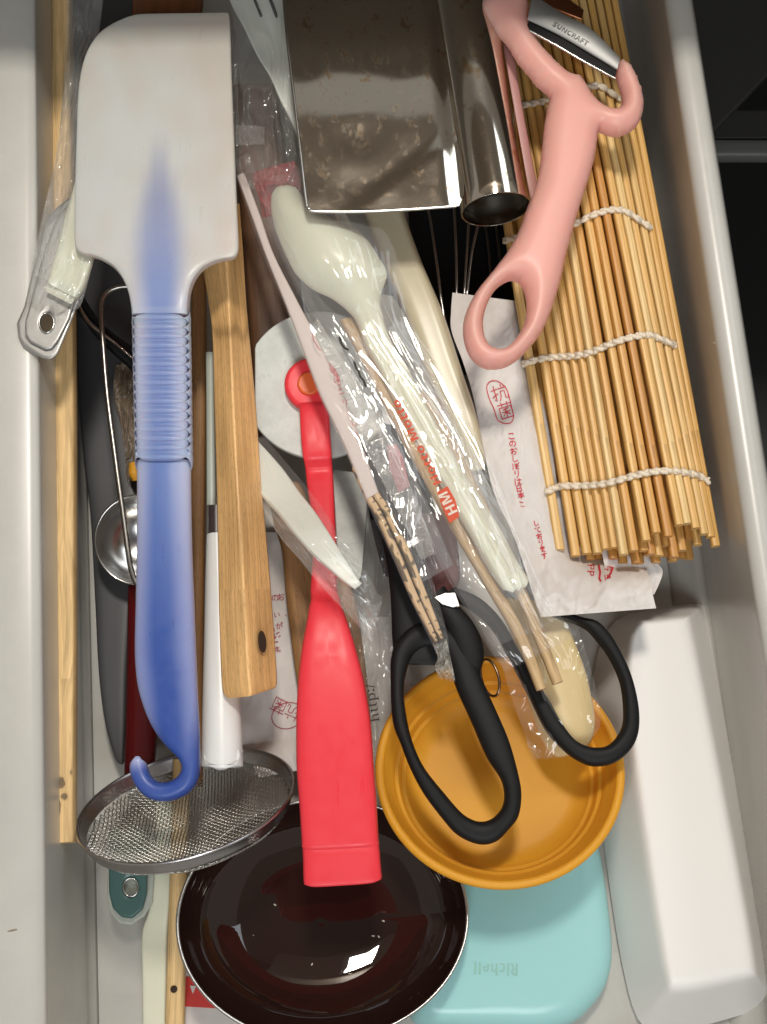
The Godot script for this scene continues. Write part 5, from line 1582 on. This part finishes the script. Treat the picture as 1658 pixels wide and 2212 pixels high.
func scraper():
	var o = thing("dough_scraper", "shiny stainless steel dough scraper plate with a rolled tube handle", "scraper", 860, 250, 6.0)
	var hs := func(x, y):
		var r := lerpf(930.0, 994.0, clampf((y + 120.0) / 560.0, 0.0, 1.0))
		var dd: float = ((x - 770.0) * 0.58 + (y - 440.0) * 0.81) / 22.0
		return 8.52 - 0.16 * pow(smoothstep(r - 46.0, r + 8.0, x), 2.0) + 0.05 * smoothstep(-1.0, 1.0, dd) * smoothstep(700.0, 860.0, x) + 0.012 * nz(x * 0.008, y * 0.008, 3.0) + 0.02 * sin(y * 0.012)
	part("plate", sheet([[608, -120, 952, -120, 0], [611, -40, 966, -40, 0], [616, 20, 976, 20, 0], [625, 110, 988, 110, 0], [634, 190, 994, 190, 0], [644, 277, 998, 277, 0], [654, 360, 1002, 350, 0], [661, 425, 1003, 412, 0], [663, 438, 1000, 425, 0], [667, 449, 996, 436, 0], [676, 456, 992, 445, 0]], 60, 8, {"hf": hs, "amp": 0.0}), mats.steel_plate_sheet, o)
	part("bead", tube([[612, -120, 8.5, 0.06], [615, 20, 8.5, 0.06], [644, 277, 8.5, 0.06], [661, 430, 8.5, 0.06], [667, 449, 8.5, 0.06], [680, 456, 8.5, 0.06], [786, 457, 8.5, 0.06], [890, 452, 8.5, 0.06], [986, 445, 8.5, 0.06]], {"k": 8}), mats.steel, o)
	# tube: rolled out of the same sheet
	var a := P(970, -160, 7.72)
	var b := P(1072, 453, 7.72)
	var V := PackedVector3Array()
	var UV := PackedVector2Array()
	var I := PackedInt32Array()
	var ax := (b - a).normalized()
	var up := Vector3.UP
	var sd := ax.cross(up).normalized()
	up = sd.cross(ax)
	var k := 56
	for shell in 2:
		var r := 0.0126 if shell == 0 else 0.0119
		for i in 25:
			var c := a.lerp(b, i / 24.0)
			for j in k + 1:
				var t := TAU * j / k
				V.append(c + (sd * cos(t) + up * sin(t)) * r)
				UV.append(Vector2(t * r, a.distance_to(c)))
		var s0 := shell * 25 * (k + 1)
		for i in 24:
			for j in k:
				var q := s0 + i * (k + 1) + j
				if shell == 0:
					I.append_array([q, q + 1, q + k + 1, q + 1, q + k + 2, q + k + 1])
				else:
					I.append_array([q, q + k + 1, q + 1, q + 1, q + k + 1, q + k + 2])
	for i in [0, 24]:
		for j in k:
			var q: int = i * (k + 1) + j
			var w: int = 25 * (k + 1) + q
			if i == 24:
				I.append_array([q, q + 1, w, w, q + 1, w + 1])
			else:
				I.append_array([q, w, q + 1, w, w + 1, q + 1])
	part("tube_handle", commit(V, UV, I), mats.steel_tube, o)
	part("tube_dark", slab_disc(a.lerp(b, 0.9), ax, 0.0118), mats.black_deep, o)  # black disc painted in for the dark inside of the open tube

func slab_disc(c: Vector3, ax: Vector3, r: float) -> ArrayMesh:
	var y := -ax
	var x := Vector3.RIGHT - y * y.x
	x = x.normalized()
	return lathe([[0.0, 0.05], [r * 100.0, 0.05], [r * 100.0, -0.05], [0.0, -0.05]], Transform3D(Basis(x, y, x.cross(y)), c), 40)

func peeler():
	var o = thing("peeler", "pink plastic peeler with a steel blade, lying on the bamboo mat", "peeler", 1200, 400, 5.0)
	var m = mats.pink
	var outer := [[1030, 27], [1034, 8], [1050, -10], [1086, -22], [1124, -18], [1142, 4], [1142, 36], [1150, 68], [1168, 98], [1186, 119], [1206, 140], [1232, 162], [1250, 165], [1264, 178], [1275, 197], [1284, 212], [1296, 224], [1308, 232], [1322, 238], [1335, 237], [1342, 228], [1343, 212], [1339, 196], [1333, 178], [1328, 160], [1331, 145], [1340, 134], [1351, 135], [1366, 148], [1380, 176], [1389, 205], [1391, 222], [1387, 250], [1373, 276], [1347, 293], [1320, 294], [1303, 289], [1293, 284], [1290, 306], [1285, 340], [1270, 393], [1249, 457], [1233, 515], [1222, 556], [1210, 610], [1192, 668], [1172, 715], [1150, 745], [1120, 777], [1092, 794], [1062, 799], [1036, 792], [1014, 770], [1002, 735], [1001, 700], [1010, 668], [1030, 630], [1060, 592], [1084, 562], [1106, 530], [1122, 497], [1140, 447], [1160, 397], [1170, 333], [1177, 267], [1184, 230], [1187, 211], [1160, 187], [1138, 160], [1118, 136], [1104, 112], [1090, 92], [1070, 74], [1048, 54], [1036, 42]]
	var hole := [[1108, 607], [1092, 611], [1072, 625], [1056, 650], [1046, 680], [1044, 704], [1047, 724], [1055, 742], [1067, 752], [1080, 754], [1095, 750], [1107, 740], [1120, 724], [1132, 702], [1138, 664], [1132, 632], [1121, 613]]
	part("handle", inflate(outer, hole, 8.45, 0.78, 0.85), m, o)
	# blade: a bent steel strip with a slot, held between the arms
	part("blade", band([[1140, 42, 1152, -14, 9.0, 0.08, -0.08], [1206, 74, 1216, 28, 9.02, 0.08, -0.1], [1268, 110, 1278, 62, 9.02, 0.08, -0.1], [1334, 150, 1340, 124, 8.95, 0.08, -0.05]], {"e": 6.0, "m": 12}), M("blade_steel", lin(0.40, 0.40, 0.39), 0.55, 0.85), o)
	part("slot", band([[1136, 60, 1144, 44, 8.9, 0.05], [1199, 93, 1206, 75, 8.92, 0.05], [1261, 129, 1268, 111, 8.92, 0.05], [1329, 168, 1333, 152, 8.86, 0.05]], {"e": 5.0}), mats.black, o)
	part("cutting_edge", tube([[1143, 66, 8.95, 0.05], [1200, 97, 8.98, 0.05], [1262, 133, 8.98, 0.05], [1329, 170, 8.92, 0.05]], {"k": 8}), mats.steel, o)
	part("upper_strip", band([[1150, 2, 1160, -40, 8.9, 0.1], [1205, 22, 1216, -12, 8.95, 0.1], [1258, 42, 1262, 20, 8.9, 0.1]], {"e": 4.0}), mats.steel_warm_glint, o)  # coppery tone is a reflection painted onto the steel
	lettering("stamp", "SUNCRAFT", 1196, 50, 1270, 94, 11.0, 9.12, 9.12, M("stamp_dark", lin(0.27, 0.27, 0.27), 0.5, 0.9), o)
